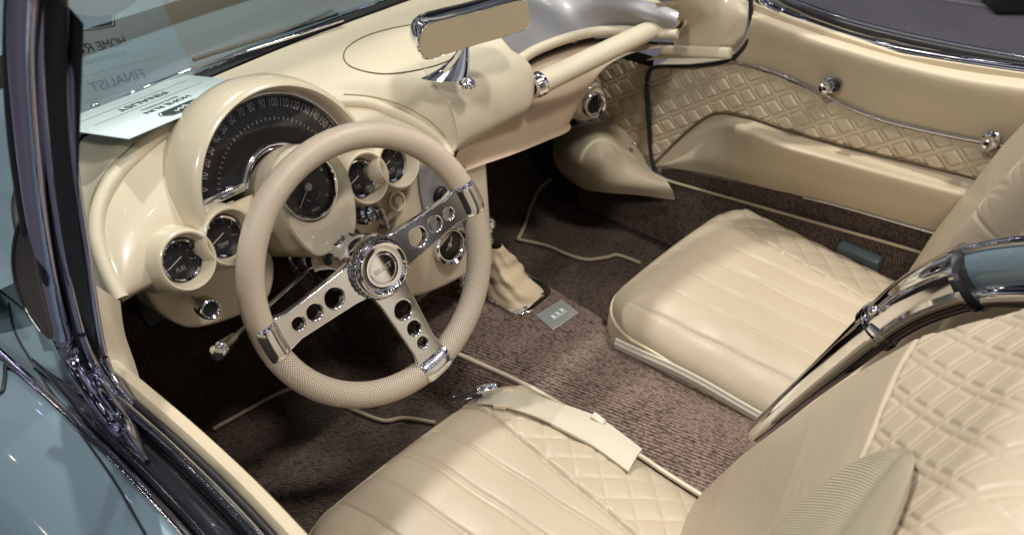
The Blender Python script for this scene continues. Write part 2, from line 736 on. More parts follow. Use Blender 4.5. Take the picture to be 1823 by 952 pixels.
cols.append([(.785, .16, .575), (.79, .145, .60), (.782, .15, .645), (.765, .198, .678), (.80, .26, .69), (.85, .33, .69), (.89, ws_at(.89)[1]-.008, .688)])
cols.append([(.790, .19, .575), (.797, .17, .60), (.790, .17, .64), (.772, .21, .668), (.806, .27, .68), (.856, .338, .68), (.90, ws_at(.90)[1]-.008, .682)])
cols.append([(.79, .26, .575), (.797, .25, .59), (.79, .24, .61), (.775, .25, .62), (.80, .30, .63), (.85, .36, .63), (.905, .42, .64)])
CA = np.array([crom(c, 36) for c in cols])
NC = 130
CB = np.array([crom(CA[:, j], NC) for j in range(36)]).transpose(1, 0, 2)
pad = link_mesh('leather_pad', arr_mesh(CB, flip=True), PADM, dash)
PADT = bvh_of(pad)


def decal(name, px, r, m, parent, tree, n=60, closed=False, lift=.0006):
    pts = [drape(tree, x, y, lift) for x, y in crom(px, n, closed)]
    pts = [p for p in pts if p is not None]
    if len(pts) < 4:
        print('decal failed', name); return None
    return tube(name, pts, r, m, parent, n=len(pts), k=6, raw=True, closed=closed)


SEAM = mat('seam thread', (.36, .29, .18), .7)
LINE = mat('panel gap', (.16, .13, .08), .8)
decal('seam', [(612, 168), (660, 172), (712, 186), (760, 212), (790, 240), (800, 262)], .0008, SEAM, pad, PADT)
decal('seam', [(612, 174), (660, 179), (706, 192), (750, 216), (780, 242)], .0008, SEAM, pad, PADT)
decal('seam', [(168, 470), (158, 410), (164, 355), (190, 305), (240, 255)], .0009, SEAM, pad, PADT)
decal('speaker_outline', [(612, 104), (622, 82), (660, 62), (715, 48), (790, 38), (850, 34), (868, 48), (850, 72), (800, 108), (740, 126), (680, 132), (630, 122)], .0011, LINE, pad, PADT, closed=True, n=90)
# --- painted binnacle skin
BT = crom([PP(x, y, (.307, .158, .58), TN) for x, y in ((218, 534), (255, 512), (300, 492), (350, 478), (430, 440))] + [np.array((.307, .168, .565)), np.array((.40, .165, .565)), np.array((.47, .16, .567)), np.array((.53, .155, .57)), np.array((.582, .15, .574))], 60)
cups = [(336, 464), (412, 421), (655, 317), (711, 290)]
oc, = [(.307, .137, .608)]
CUPF = [Frame(PP(x, y, oc, TN), TN) for x, y in cups]
TF = Frame((.307, .126, .632), TN)
SFo = Frame(PP(500, 333, np.array((.307, .190, .608))+np.array((0, -.94, .34))*.014, (0, -.94, .342)), (0, -.94, .342))
RB = crom(ROLL, 60)
rows = []
for s in np.linspace(0, 1, 60):
    row = []
    for i in range(60):
        a, b = RB[i], BT[i]
        p = a*(1-s)+b*s
        u = i/59
        bulge = .022*math.sin(pi*s)**.8*(math.sin(pi*u)**.5)
        p = p+TN*bulge
        row.append(p)
    rows.append(row)
A = np.array(rows)
# folded lower lip going back under
lip1 = A[-1]+np.array((0, .004, -.006)); lip2 = A[-1]+np.array((0, .05, -.010))
A = np.concatenate([A, lip1[None], lip2[None]])
me = arr_mesh(A, flip=False)
bm = bmesh.new(); bm.from_mesh(me)
kill = []
for f in bm.faces:
    c = np.array(f.calc_center_median())
    for cf in CUPF:
        q = c-cf.o
        if math.hypot(np.dot(q, cf.r), np.dot(q, cf.u)) < .034:
            kill.append(f); break
    else:
        q = c-SFo.o
        if math.hypot(np.dot(q, SFo.r), np.dot(q, SFo.u)) < .137 and math.degrees(math.atan2(np.dot(q, SFo.u), np.dot(q, SFo.r)))%360 not in () and (lambda d: 9 < d < 172)(math.degrees(math.atan2(np.dot(q, SFo.u), np.dot(q, SFo.r))) % 360) or (math.hypot(np.dot(c-TF.o, TF.r), np.dot(c-TF.o, TF.u)) < .058):
            kill.append(f)
bmesh.ops.delete(bm, geom=kill, context='FACES')
seen, comps = set(), []
for f0_ in bm.faces:
    if f0_ in seen:
        continue
    st_, comp = [f0_], []
    seen.add(f0_)
    while st_:
        g_ = st_.pop(); comp.append(g_)
        for e_ in g_.edges:
            for h_ in e_.link_faces:
                if h_ not in seen:
                    seen.add(h_); st_.append(h_)
    comps.append(comp)
comps.sort(key=len)
bmesh.ops.recalc_face_normals(bm, faces=bm.faces[:])
for comp in comps:
    if len(comp) < 60:
        continue
    vm_ = {}
    for f_ in comp:
        for v_ in f_.verts:
            vm_.setdefault(v_, len(vm_))
    mm_ = bpy.data.meshes.new('binnacle')
    mm_.from_pydata([tuple(v_.co) for v_ in vm_], [], [[vm_[v_] for v_ in f_.verts] for f_ in comp])
    link_mesh('binnacle', mm_, PAINT, dash)
bm.free()
# --- speedometer hood and dial
hoodprof = [(.129, -.004), (.1295, .020), (.131, .028), (.1345, .0325), (.139, .031), (.144, .024), (.150, .006), (.154, -.014), (.153, -.04), (.146, -.07), (.13, -.09)]
lathe('hood', SFo, hoodprof, PAINT, dash, k=90, a0=R(0), a1=R(180))


def arcpts(fr, r, a0, a1, n, h=0):
    return [fr(r*math.cos(a), r*math.sin(a), h) for a in np.linspace(R(a0), R(a1), n)]


speedo = empty('speedometer', SFo.o, car)
Rin, Rout = .0595, .127
ol = [(Rout*math.cos(a), Rout*math.sin(a)) for a in np.linspace(R(12.6), R(168.4), 80)]+[(Rin*math.cos(a), Rin*math.sin(a)) for a in np.linspace(R(156.8), R(24.2), 50)]
plate('dial', SFo, [ol], .003, DIAL, speedo, bevel=0, off=-.003)
bz = arcpts(SFo, .1265, 12.6, 168.4, 100, .004)+arcpts(SFo, Rin, 156.8, 24.2, 60, .004)
sweep('bezel', bz, circ(.0036, 10), CHROME, speedo, n=260, closed=True, up=tuple(SFo.n))
lathe('inner_ring', SFo, [(.0595, .0), (.0575, .006), (.0545, .008), (.052, .004)], CHROME, speedo, k=70, a0=R(20), a1=R(160))
lathe('bezel_rim', SFo, [(.1235, .001), (.128, .004), (.1300, .012), (.1296, .018)], CHROME, speedo, k=90, a0=R(11), a1=R(110))
# chrome sills under the dial
for (a0_, a1_) in ((168.4, 156.8), (12.6, 24.2)):
    p0, p1 = SFo(.124*math.cos(R(a0_)), .124*math.sin(R(a0_)), .006), SFo(.062*math.cos(R(a1_)), .062*math.sin(R(a1_)), .006)
    fr = Frame((p0+p1)/2, SFo.n, rt=p1-p0)
    box('bezel_bar', fr, .070, .012, .010, CHROME, speedo, .003)
nums = []
for i in range(17):
    v = i*10
    a = R(159.3-8.6*i)
    rad = .114
    o = SFo(rad*math.cos(a), rad*math.sin(a), .0002)
    fr = Frame(o, SFo.n, rt=SFo.r)
    th = a-pi/2
    fr.r, fr.u = SFo.r*math.cos(th)+SFo.u*math.sin(th), -SFo.r*math.sin(th)+SFo.u*math.cos(th)
    nums.append(text_mesh(str(v), fr, .0165, .00015, sx=.62))
link_mesh('numerals', join_meshes(nums), WHITE, speedo, smooth=False)
ticks = []
for i in range(33):
    a = R(159.3-4.3*i)
    d = (math.cos(a), math.sin(a))
    rr = .093
    fr = Frame(SFo(d[0]*rr, d[1]*rr, .0004), SFo.n, rt=SFo.r*d[0]+SFo.u*d[1])
    ticks.append(box_mesh(fr, .005 if i % 2 == 0 else .003, .0009, .0004))
link_mesh('tick_marks', join_meshes(ticks), WHITE, speedo, smooth=False)
a = R(190)
fr = Frame(SFo(math.cos(R(160))*.074, math.sin(R(160))*.074, .006), SFo.n, rt=SFo.r*math.cos(R(166))+SFo.u*math.sin(R(166)))
box('needle', fr, .024, .0022, .001, NEEDLE, speedo, .0003, c=(0, -.004, 0))
plate('lens', SFo, [ol], .001, LENS, speedo, bevel=0, off=.0085)

# --- tachometer pod
pod_rings = []
K = 72


def podoutline(k, s=1, drop=.0):
    a = 2*pi*k/K
    x, y = math.cos(a), math.sin(a)
    if y >= 0:
        return .060*x*s, .060*y*s
    t = -y
    half = .060-.013*t**1.5
    return math.copysign(abs(x)**.40, x)*half*s, -(.092+drop)*t**.75*s if t > 0 else 0


A = []
for h, s in ((-.115, 1.03), (-.07, 1.02), (-.03, 1.005), (-.008, .995), (-.002, .975), (0, .94)):
    A.append([TF(*podoutline(k, s), h) for k in range(K)])
for r, h in ((.0545, -.0015), (.050, -.006), (.0465, -.010), (.0455, -.016)):
    A.append([TF(r*math.cos(2*pi*k/K), r*math.sin(2*pi*k/K), h) for k in range(K)])
link_mesh('pod', arr_mesh(np.array(A), closed_v=True), PAINT, dash)


def dialgauge(name, fr, r, m_b=CHROME, parent=car):
    e = empty(name, fr.o, parent)
    lathe('bezel', fr, [(r*.90, -.001), (r*.97, .0015), (r*1.02, .0015), (r*1.05, -.003)], m_b, e, k=60)
    lathe('dial', fr, [(0, -.006), (r*.8, -.006), (r*1.0, -.0062)], DIAL, e, k=48)
    return e


tf2 = Frame(TF(0, .002, -.012), TN)
tach = dialgauge('tachometer', tf2, .0445)
tx = []
for i in range(9):
    a = R(215-i*32)
    rr = .0335
    fr = Frame(tf2(rr*math.cos(a), rr*math.sin(a), -.0055), TN)
    tx.append(text_mesh(str(i*10), fr, .0068, .0001, sx=.7))
fr = Frame(tf2(0, -.033, -.0055), TN)
tx.append(text_mesh('TACH', fr, .0048, .0001))
link_mesh('numerals', join_meshes(tx), WHITE, tach, smooth=False)
tk = []
for i in range(33):
    a = R(215-i*8); d = (math.cos(a), math.sin(a))
    fr = Frame(tf2(d[0]*.0405, d[1]*.0405, -.0055), TN, rt=np.array((1., 0, 0))*d[0]+tf2.u*d[1])
    tk.append(box_mesh(fr, .003, .0006, .0003))
link_mesh('tick_marks', join_meshes(tk), WHITE, tach, smooth=False)
for (a0, a1, mm, nn) in ((62, 82, REDM, 'red_band'), (84, 93, ORANGE, 'amber_band')):
    ol = [(.040*math.cos(R(a)), .040*math.sin(R(a))) for a in np.linspace(a0, a1, 8)]+[(.031*math.cos(R(a)), .031*math.sin(R(a))) for a in np.linspace(a1, a0, 8)]
    plate(nn, tf2, [ol], .0004, mm, tach, bevel=0, off=-.0054)
nfr = Frame(tf2(0, 0, -.003), TN, rt=np.array((1., 0, 0))*math.cos(R(222))+tf2.u*math.sin(R(222)))
nm = box_mesh(nfr, .034, .0016, .0008, .0002, c=(.014, 0, 0))
hubm = lathe('hub_cap', Frame(tf2(0, 0, -.004), TN), [(0, .004), (.005, .0035), (.0062, .001), (.0062, -.001)], NEEDLE, tach, k=24)
link_mesh('needle', nm, NEEDLE, tach)
lathe('trim_arc', Frame(tf2(.004, -.008, -.005), TN), [(.0125, 0), (.0135, .001), (.0145, 0)], SATIN, tach, k=30, a0=R(200), a1=R(350))
lathe('lens', Frame(tf2(0, 0, 0), TN), [(0, .004), (.02, .0033), (.035, .0018), (.043, 0)], LENS, tach, k=48)

# --- four small cup gauges
words = ['FUEL', 'TEMP', 'OIL', 'VOLTS']
for i, cf in enumerate(CUPF):
    g = empty(['fuel_gauge', 'temperature_gauge', 'oil_gauge', 'volt_gauge'][i], cf.o, car)
    lathe('cup', cf, [(.050, -.085), (.047, -.06), (.0445, -.036), (.0425, -.018), (.0405, -.006), (.0385, -.001), (.0365, .0008), (.0345, .0003), (.0325, -.003), (.030, -.012), (.0275, -.024), (.0270, -.030)], PAINT, g, k=60)
    lathe('bezel', cf, [(.0275, -.022), (.0265, -.018), (.0240, -.019), (.0225, -.025), (.0215, -.032)], CHROME, g, k=48)
    lathe('dial', cf, [(0, -.031), (.024, -.0312)], DIAL, g, k=40)
    fr = Frame(cf(0, -.013, -.0305), cf.n)
    tms = [text_mesh(words[i], fr, .0085, .0001, sx=.8)]
    for k in range(7):
        a = R(200-k*36.6); d = (math.cos(a), math.sin(a))
        f3 = Frame(cf(d[0]*.0185, d[1]*.0185, -.0305), cf.n, rt=cf.r*d[0]+cf.u*d[1])
        tms.append(box_mesh(f3, .004, .0008, .0003))
    link_mesh('lettering', join_meshes(tms), WHITE, g, smooth=False)
    nf = Frame(cf(0, 0, -.0285), cf.n, rt=cf.r*math.cos(R(200))+cf.u*math.sin(R(200)))
    link_mesh('needle', box_mesh(nf, .024, .0013, .0006, 0, c=(.006, 0, 0)), NEEDLE, g)
    lathe('lens', cf, [(0, -.0235), (.018, -.0245), (.0235, -.026)], LENS, g, k=40)

# --- lower fascia plates
LF = Frame((.307, .186, .55), (0, -.98, .18))
pts = [(262, 500), (272, 522), (287, 546), (312, 565), (346, 577), (395, 567), (450, 545), (478, 520), (480, 460), (430, 430), (340, 440), (275, 470)]
ol = [LF.px(x, y, .0) for x, y in crom(pts, 60, True)]
plate('lower_fascia', LF, [ol], .05, PAINT, dash, bevel=.006, off=-.025)
pts = [(600, 380), (650, 300), (740, 285), (748, 300), (747, 335), (738, 365), (715, 390), (680, 412), (640, 432), (600, 440)]
ol = [LF.px(x, y, .0) for x, y in crom(pts, 60, True)]
plate('lower_fascia', LF, [ol], .05, PAINT, dash, bevel=.006, off=-.028)
# round knob left, button right, ignition lock
kf = Frame(P(368, 547, Y=.13), (-.15, -.95, .25))
kn = lathe('light_switch', kf, [(.0, .006), (.0085, .005), (.0095, .012), (.0115, .0135), (.0135, .012), (.0145, .006), (.0135, 0), (.0145, -.004), (.0140, -.010), (.008, -.012), (.008, -.04)], CHROME, dash, k=40)
lathe('switch_face', kf, [(0, .0085), (.0088, .0082)], BLACK, kn, k=24)
bf = Frame(P(706, 358, Y=.152), TN)
bt = lathe('push_button', bf, [(.0, .006), (.0065, .0055), (.0075, .003), (.0075, -.004), (.010, -.004), (.0125, .003), (.0155, .003), (.0165, -.002)], PAINT, dash, k=36)
ig = Frame(P(662, 378, Y=.125), TN)
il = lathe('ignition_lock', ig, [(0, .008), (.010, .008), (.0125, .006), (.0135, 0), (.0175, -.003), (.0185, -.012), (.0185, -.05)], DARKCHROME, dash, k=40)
box('ignition_key', Frame(ig(0, -.006, .018), ig.u, rt=ig.r), .004, .022, .030, CHROME, il, .0015, c=(0, 0, -.004))

# --- centre stack
CSF = Frame((.60, .150, .46), (0, -1, .03))
pts = [(795, 262), (858, 255), (862, 290), (867, 360), (873, 440), (872, 470), (840, 480), (790, 505), (745, 521), (722, 512), (700, 478), (690, 440), (715, 395), (735, 350), (742, 300), (760, 268)]
ol = [CSF.px(x, y, 0) for x, y in crom(pts, 80, True)]
cs = plate('centre_stack', CSF, [ol], .16, PAINT, dash, bevel=.009, off=-.08)
pts = [(745, 302), (770, 290), (828, 296), (838, 330), (846, 385), (835, 400), (770, 410), (756, 380), (748, 340)]
ol = [CSF.px(x, y, .003) for x, y in pts]
rp = plate('radio_plate', CSF, [ol], .004, mat('grey radio plate', (.27, .27, .29), .35, noise=.05), dash, bevel=.001, off=.002)
for x, y in ((786, 348), (832, 375)):
    f = Frame(P(x, y, Y=.143), (0, -1, .05))
    q = lathe('radio_knob', f, [(0, .012), (.006, .012), (.0075, .010), (.008, .004), (.0125, .003), (.0145, .0), (.0145, -.006)], BLACK, rp, k=30)
    lathe('knob_tip', f, [(0, .0145), (.003, .014), (.0045, .011)], CHROME, q, k=16)
f = Frame(P(803, 437, Y=.140), (-.1, -.97, .22))
ck = dialgauge('clock', f, .026)
lathe('clock_ring', f, [(.0265, .002), (.030, .006), (.0325, .004), (.0335, -.003), (.033, -.012)], CHROME, ck, k=48)
lathe('hand_hub', f, [(0, -.001), (.003, -.0012), (.0038, -.004)], NEEDLE, ck, k=16)
box('clock_hand', Frame(f(0, .0, -.003), f.n, rt=f.r*.5+f.u*.86), .017, .0015, .0006, NEEDLE, ck, 0, c=(.006, 0, 0))
box('clock_hand', Frame(f(0, .0, -.003), f.n, rt=f.r*-.7+f.u*-.5), .014, .0015, .0006, NEEDLE, ck, 0, c=(.005, 0, 0))
lathe('lens', f, [(0, .003), (.013, .0022), (.025, 0)], LENS, ck, k=36)

# --- passenger cove
ct = [P(x, y, Z=z) for x, y, z in ((872, 40, .675), (885, 12, .675), (940, -12, .672), (1020, -14, .67), (1100, -4, .668), (1165, 4, .665), (1208, 22, .65))]
cm = [P(x, y, Z=z) for x, y, z in ((890, 90, .65), (925, 50, .645), (980, 25, .642), (1040, 18, .642), (1100, 22, .642), (1160, 32, .64), (1205, 40, .635))]
cb = [P(x, y, Z=z) for x, y, z in ((908, 112, .625), (950, 84, .615), (1005, 63, .61), (1055, 52, .608), (1110, 49, .608), (1165, 55, .61), (1203, 58, .615))]
grid_surf('cove_panel', [ct, cm, cb], SILVER, dash, 20, 60, flip=False)
cl0 = [p+np.array((0, 0, .001)) for p in cb]
cl1 = [P(x, y, Z=z) for x, y, z in ((914, 120, .612), (955, 96, .604), (1008, 76, .598), (1057, 64, .596), (1110, 62, .596), (1165, 66, .60), (1203, 66, .605))]
CLIP = [(a+b)/2+np.array((-.004, -.006, .003)) for a, b in zip(cl0, cl1)]
sweep('cove_lip', CLIP, circ(.0095, 14), PADM, dash, n=60)
sh0 = [P(x, y, Z=z) for x, y, z in ((820, 215, .60), (870, 175, .604), (918, 132, .602), (958, 104, .594), (1010, 84, .588), (1058, 72, .586), (1110, 70, .586), (1165, 76, .59), (1203, 78, .595))]
sweep('cove_gap', [p+np.array((.004, .006, -.004)) for p in sh0], circ(.003, 8), BLACK, dash, n=50)
lowR = [np.array(p) for p in ((.585, .150, .53), (.625, .150, .525), (.665, .150, .520), (.745, .155, .505), (.83, .163, .49), (.915, .17, .478), (.945, .20, .478), (.965, .27, .49), (.98, .33, .50))]
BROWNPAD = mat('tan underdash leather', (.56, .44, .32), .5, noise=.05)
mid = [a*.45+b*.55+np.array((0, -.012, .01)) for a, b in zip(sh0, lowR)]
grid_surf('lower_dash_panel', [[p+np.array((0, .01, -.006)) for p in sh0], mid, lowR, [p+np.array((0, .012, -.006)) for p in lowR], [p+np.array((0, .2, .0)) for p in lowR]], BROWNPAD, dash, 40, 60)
tp0 = [ws_at(x)+np.array((0, -.01, 0)) for x in (.88, .93, .98, 1.03, 1.08, 1.12, 1.155)]
grid_surf('cove_top', [tp0, [(a+b)/2+np.array((0, 0, .004)) for a, b in zip(tp0, ct)], ct], PADM, dash, 16, 50, flip=True)
# grab bar
g0, g1 = P(953, 153, Y=.145), P(1203, 32, X=1.185)
gd = g1-g0
bar = sweep('grab_bar', [g0+gd*.02, g0+gd*.3, g0+gd*.7, g1], circ(.0215, 20, .0185), PADM, dash, n=40, scale=lambda f: 1-.10*f-.3*max(0, (f-.93)/.07)**2)
gf = Frame(g0+gd*.005, gd/np.linalg.norm(gd), rt=(0, 0, 1))
lathe('bar_ferrule', gf, [(.013, -.012), (.019, -.010), (.0215, -.004), (.0195, 0), (.0215, .004), (.0215, .009), (.019, .012)], CHROME, bar, k=36)
gf = Frame(g1-gd*.015, gd/np.linalg.norm(gd), rt=(0, 0, 1))
lathe('bar_ferrule', gf, [(.014, .024), (.023, .020), (.0235, .010), (.021, .004)], CHROME, bar, k=36)
# end cap right of the cove
e0 = [P(x, y, Z=z) for x, y, z in ((1165, 6, .668), (1215, 0, .672), (1270, -12, .675), (1312, -8, .672), (1333, 4, .665))]
e1 = [P(1203, 50, X=1.19), P(1235, 38, X=1.195), P(1275, 30, X=1.20), P(1312, 24, X=1.205), P(1331, 30, X=1.21)]
e2 = [P(1190, 86, X=1.20), P(1235, 80, X=1.20), P(1275, 74, X=1.20), P(1305, 68, X=1.205), P(1326, 58, X=1.212)]
e3 = [P(1150, 108, X=1.205), P(1200, 104, X=1.21), P(1250, 104, X=1.21), P(1290, 98, X=1.215), P(1315, 82, X=1.22)]
grid_surf('end_cap', [e0, e1, e2, e3], PAINT, dash, 40, 40)
box('end_cap_ledge', Frame((P(1190, 90, X=1.19)+P(1288, 95, X=1.19))/2, (-1, 0, .3), rt=P(1288, 95, X=1.19)-P(1190, 90, X=1.19)), .15, .022, .02, PADM, dash, .006)
# vent
vp = P(1058, 187, Y=.165)
vf = Frame(vp, (-.35, -.93, .1))
vt = lathe('air_vent', vf, [(.0, -.004), (.016, -.004), (.0175, .002), (.0215, .004), (.024, .001), (.0245, -.006), (.030, -.010), (.040, -.03), (.050, -.09), (.05, -.16)], PAINT, dash, k=40)
lathe('vent_bezel', vf, [(.017, .0), (.0185, .0045), (.0215, .006), (.024, .003), (.0245, -.004)], CHROME, vt, k=40)
lathe('vent_well', vf, [(0, -.002), (.0165, -.002), (.0185, .003)], BLACK, vt, k=30)
vs = [box_mesh(vf, .0022, .030, .004, 0, c=(k*.006, 0, .001)) for k in (-1, 0, 1)]
link_mesh('vent_slats', join_meshes(vs), BLACK, vt, smooth=False)

# ------------------------------------------------------------------ outer body (driver's side)
_sk = crom(np.array([[-1.8, -.27], [-1.2, -.16], [-.9, -.112], [-.6, -.065], [-.3, -.0195], [-.15, -.005], [0, 0], [.15, .0015], [.4, .002], [.8, -.002], [1.7, -.02]]), 400)


def shift(y):
    return float(np.interp(y, _sk[:, 0], _sk[:, 1]))


ys = np.linspace(-1.1, 1.7, 70)
sec = [(-.085, .585), (-.110, .592), (-.127, .601), (-.134, .604), (-.150, .602), (-.180, .592), (-.215, .568), (-.245, .53), (-.268, .47), (-.28, .38), (-.285, .25), (-.27, .05), (-.24, -.12)]
A = []
for y in ys:
    inn = float(sstep(.08, .3, y))
    s = crom([(x+shift(y)+(inn*(.10 if x > -.10 else .06 if x > -.12 else .02) if x > -.13 else 0), y, z+.012*math.exp(-((y-.9)/.5)**2)-.02*sstep(.0, .35, y)*(1 if x > -.2 else .3)) for x, z in sec], 40)
    A.append(s)
bodyside = link_mesh('body_side', arr_mesh(np.array(A)), BLUE, car)
# scuttle and bonnet seen past and through the windshield
A = []
for u in np.linspace(0, 1, 50):
    x = -.125+u*1.47
    xx = min(max(x, -.035), 1.255)
    row = []
    yb = float(np.interp(xx, [p[0] for p in WS], [p[1] for p in WS]))+.012
    zb = float(np.interp(xx, [p[0] for p in WS], [p[2] for p in WS]))-.02
    crown = .03*math.sin(pi*u)
    for v in np.linspace(0, 1, 30):
        y = yb+(1.75-yb)*v
        z = zb*(1-sstep(0, .25, v))+(.60+crown)*sstep(0, .25, v)-.12*v*v
        row.append((x, y, min(z, .70)))
    A.append(row)
link_mesh('bonnet', arr_mesh(np.array(A), flip=True), BLUE, car)
# cut line and small black-rimmed emblem on the fender
bt_ = bvh_of(bodyside)
pts = [drape(bt_, x, y, .0006) for x, y in crom([(16, 540), (26, 590), (60, 650), (120, 740), (200, 850), (260, 952)], 50)]
pts = [p for p in pts if p is not None]
if len(pts) > 4:
    tube('door_gap', pts, .0012, BLACK, bodyside, n=len(pts), k=6, raw=True)
em = [drape(bt_, x, y, .002) for x, y in crom([(-30, 628), (2, 628), (9, 650), (9, 680), (2, 700), (-30, 700)], 40, True)]
em = [p for p in em if p is not None]
if len(em) > 10:
    tube('fender_badge', em, .0022, BLACK, bodyside, n=len(em), k=8, raw=True, closed=True)


# --- trims along the top of the driver's door
def strip(name, prof, m, parent, y0=.06, y1=-1.0, n=90, taper=0):
    A = []
    xm = sum(p_[0] for p_ in prof)/len(prof)
    for y in np.linspace(y0, y1, n):
        k = shift(y)
        tp = 1-(1-.15)*(1-float(sstep(y0, y0-taper, y))) if taper else 1
        A.append([(xm+(x-xm)*tp+k*w, y, z-.012*(1-tp)) for x, z, w in prof])
    me = arr_mesh(np.array(A), closed_v=True)
    bm = bmesh.new(); bm.from_mesh(me)
    bmesh.ops.recalc_face_normals(bm, faces=bm.faces[:])
    bm.to_mesh(me); bm.free()
    return link_mesh(name, me, m, parent)


def rprof(x0, x1, z0, z1, w0=1, w1=1, k=8, p=.5):
    """a rounded cap profile between x0 and x1, weights for the outward drift"""
    out = []
    for i in range(k+1):
        t = i/k
        a = pi*(1-t)
        out.append((x0+(x1-x0)*t, z0+(z1-z0)*max(0, math.sin(a))**p, w0+(w1-w0)*t))
    out.append((x1, z0-.03, w1)); out.append((x0, z0-.03, w0))
    return out


drv = empty('driver_door', (-.09, -.4, .5), car)
strip('belt_moulding', rprof(-.130, -.118, .600, .607, 1, 1), CHROME, drv, y0=.20)
strip('window_channel', rprof(-.1175, -.090, .598, .610, 1, .9, p=.35), DARKTRIM, drv, y0=.12, taper=.16)
strip('channel_gap', rprof(-.0895, -.0865, .590, .596, .9, .9), BLACK, drv, y0=.03)
strip('inner_moulding', rprof(-.086, -.0725, .600, .611, .9, .9), CHROME, drv, y0=.055)
strip('weatherstrip', rprof(-.072, -.0635, .596, .604, .9, .9), BLACK, drv, y0=.05)
strip('door_cap', [(-.063, .585, .9), (-.0625, .600, .9), (-.058, .607, .9), (-.052, .609, .9), (-.046, .606, .9), (-.0425, .598, .9), (-.040, .58, .9), (-.040, .545, .9), (-.063, .545, .9)], DOORLEATHER, drv, y0=.04)
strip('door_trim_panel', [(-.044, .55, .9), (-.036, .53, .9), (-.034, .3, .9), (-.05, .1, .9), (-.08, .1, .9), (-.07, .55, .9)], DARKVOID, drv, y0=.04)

# --- windshield pillar
PCHROME = mat('darkened pillar chrome', (.46, .46, .58), .06, 1, noise=.04, nscale=30)  # reflection of dark surroundings put into the colour as a violet-grey tint
pil = empty('windshield_frame', P(130, 600, X=-.08), car)


def pxpath(pts, X, n=60):
    return crom([P(a, b, X=(X if len(r) == 0 else r[0])) for a, b, *r in pts], n)


tube('pillar_moulding', pxpath([(52, -60), (46, 0), (44, 100), (52, 220), (66, 350), (86, 470), (108, 570), (134, 640), (176, 706, -.095), (232, 782, -.105), (262, 822, -.150)], -.088), .0125, PCHROME, pil, n=80, k=24, scale=lambda f: 1-.8*float(sstep(.86, 1, f)))
tube('pillar_bead', pxpath([(74, -60), (72, 0), (74, 120), (86, 260), (104, 390), (124, 500), (146, 590), (170, 650), (205, 705)], -.080), .0042, PCHROME, pil, n=80)
tube('outer_moulding', pxpath([(22, -60), (18, 0), (15, 120), (22, 240), (36, 350), (52, 440), (72, 520), (100, 600), (140, 680)], -.095), .0045, BLACK, pil, n=80)
sweep('pillar_channel', pxpath([(92, -60), (90, 0), (92, 120), (103, 250), (120, 380), (139, 500), (152, 580), (162, 640)], -.074), rrect(.026, .010, .003), BLACK, pil, n=70, up=tuple(-FW))
tube('glass_edge_trim', pxpath([(118, -60), (112, 0), (113, 90), (124, 220), (140, 340), (158, 460), (172, 560), (186, 630), (205, 680)], -.068), .0032, PCHROME, pil, n=80)
sweep('pillar_foot', pxpath([(158, 628), (175, 655), (200, 690), (232, 730)], -.074), rrect(.022, .012, .004), DARKCHROME, pil, n=20, up=tuple(-FW))
for (x, y) in ((128, 300), (97, 36)):
    f = Frame(P(x-8, y, X=-.066), -FW)
    lathe('screw_head', f, [(0, .0045), (.0022, .004), (.0030, .002)], CHROME, pil, k=12)
# wiper-side dark quarter seal between fender and pillar
qs = crom([(60, 372), (38, 400), (28, 450), (32, 500), (48, 545), (78, 590), (92, 600), (84, 560), (70, 500), (62, 440)], 60, True)
qf = Frame(P(55, 480, X=-.105), (-1, -.25, .35), rt=(0, -1, 0))
plate('quarter_seal', qf, [[qf.px(x, y) for x, y in qs]], .004, mat('smoked rubber', (.05, .045, .045), .3, noise=.2), pil, bevel=.001)
tube('seal_lip', [qf(*qf.px(x, y), .003) for x, y in crom([(60, 372), (38, 400), (28, 450), (32, 500), (48, 545), (78, 590)], 30)], .0018, DARKTRIM, pil, n=40)
# cream footing between the dash end and the door
jamb = [(PADM, [[(150, 470, -.045), (163, 500, -.03), (190, 520, -.012), (214, 536, .010)], [(166, 560, -.05), (185, 570, -.035), (205, 580, -.02), (222, 592, .0)], [(182, 620, -.055), (205, 625, -.035), (225, 635, -.02), (242, 652, -.005)], [(200, 665, -.058), (225, 670, -.04), (245, 690, -.03), (262, 720, -.02)]])]
for m_, rws in jamb:
    grid_surf('pillar_base_trim', [[P(a, b, X=x) for a, b, x in r] for r in rws], m_, car, 24, 24)

# --- glass
top = []
for x, y, z in WS:
    e = abs(x-.61)/.69
    top.append((.61+(x-.61)*.99, y-.185-.0*e, z+.36+.07*e**4))
glass = grid_surf('windshield_glass', [WS+np.array((0, .004, .0)), (WS+np.array(top))/2+np.array((0, .012, 0)), np.array(top)], GLASS, pil, 24, 90, flip=True)
sweep('header_rail', [np.array(p)+np.array((0, 0, .012)) for p in top[2:-2]], rrect(.055, .045, .012), CHROME, pil, n=100)
sweep('glass_seal', [p+np.array((0, .006, -.004)) for p in WS[1:-1]], rrect(.020, .012, .003), BLACK, pil, n=110)
sweep('base_moulding', [p+np.array((0, .022, -.006)) for p in WS[1:-1]], circ(.006, 10), CHROME, pil, n=110)
# wiper seen beyond the glass
wp = crom([P(a, b, Z=z) for a, b, z in ((182, 196, .685), (240, 165, .70), (330, 128, .70), (430, 95, .70), (520, 66, .70), (610, 36, .70))], 50)
wip = empty('wiper', wp[0], car)
tube('wiper_arm', wp, .0028, CHROME, wip, n=50)
tube('wiper_blade', [p+np.array((0, .012, .008)) for p in wp[22:]], .0035, BLACK, wip, n=28, raw=True)
for (a, b, r) in ((170, 190, .009), (163, 199, .006), (178, 211, .008)):
    link_mesh('wiper_pivot', sphere_mesh(P(a, b, Z=.68), r*.8), CHROME, wip)

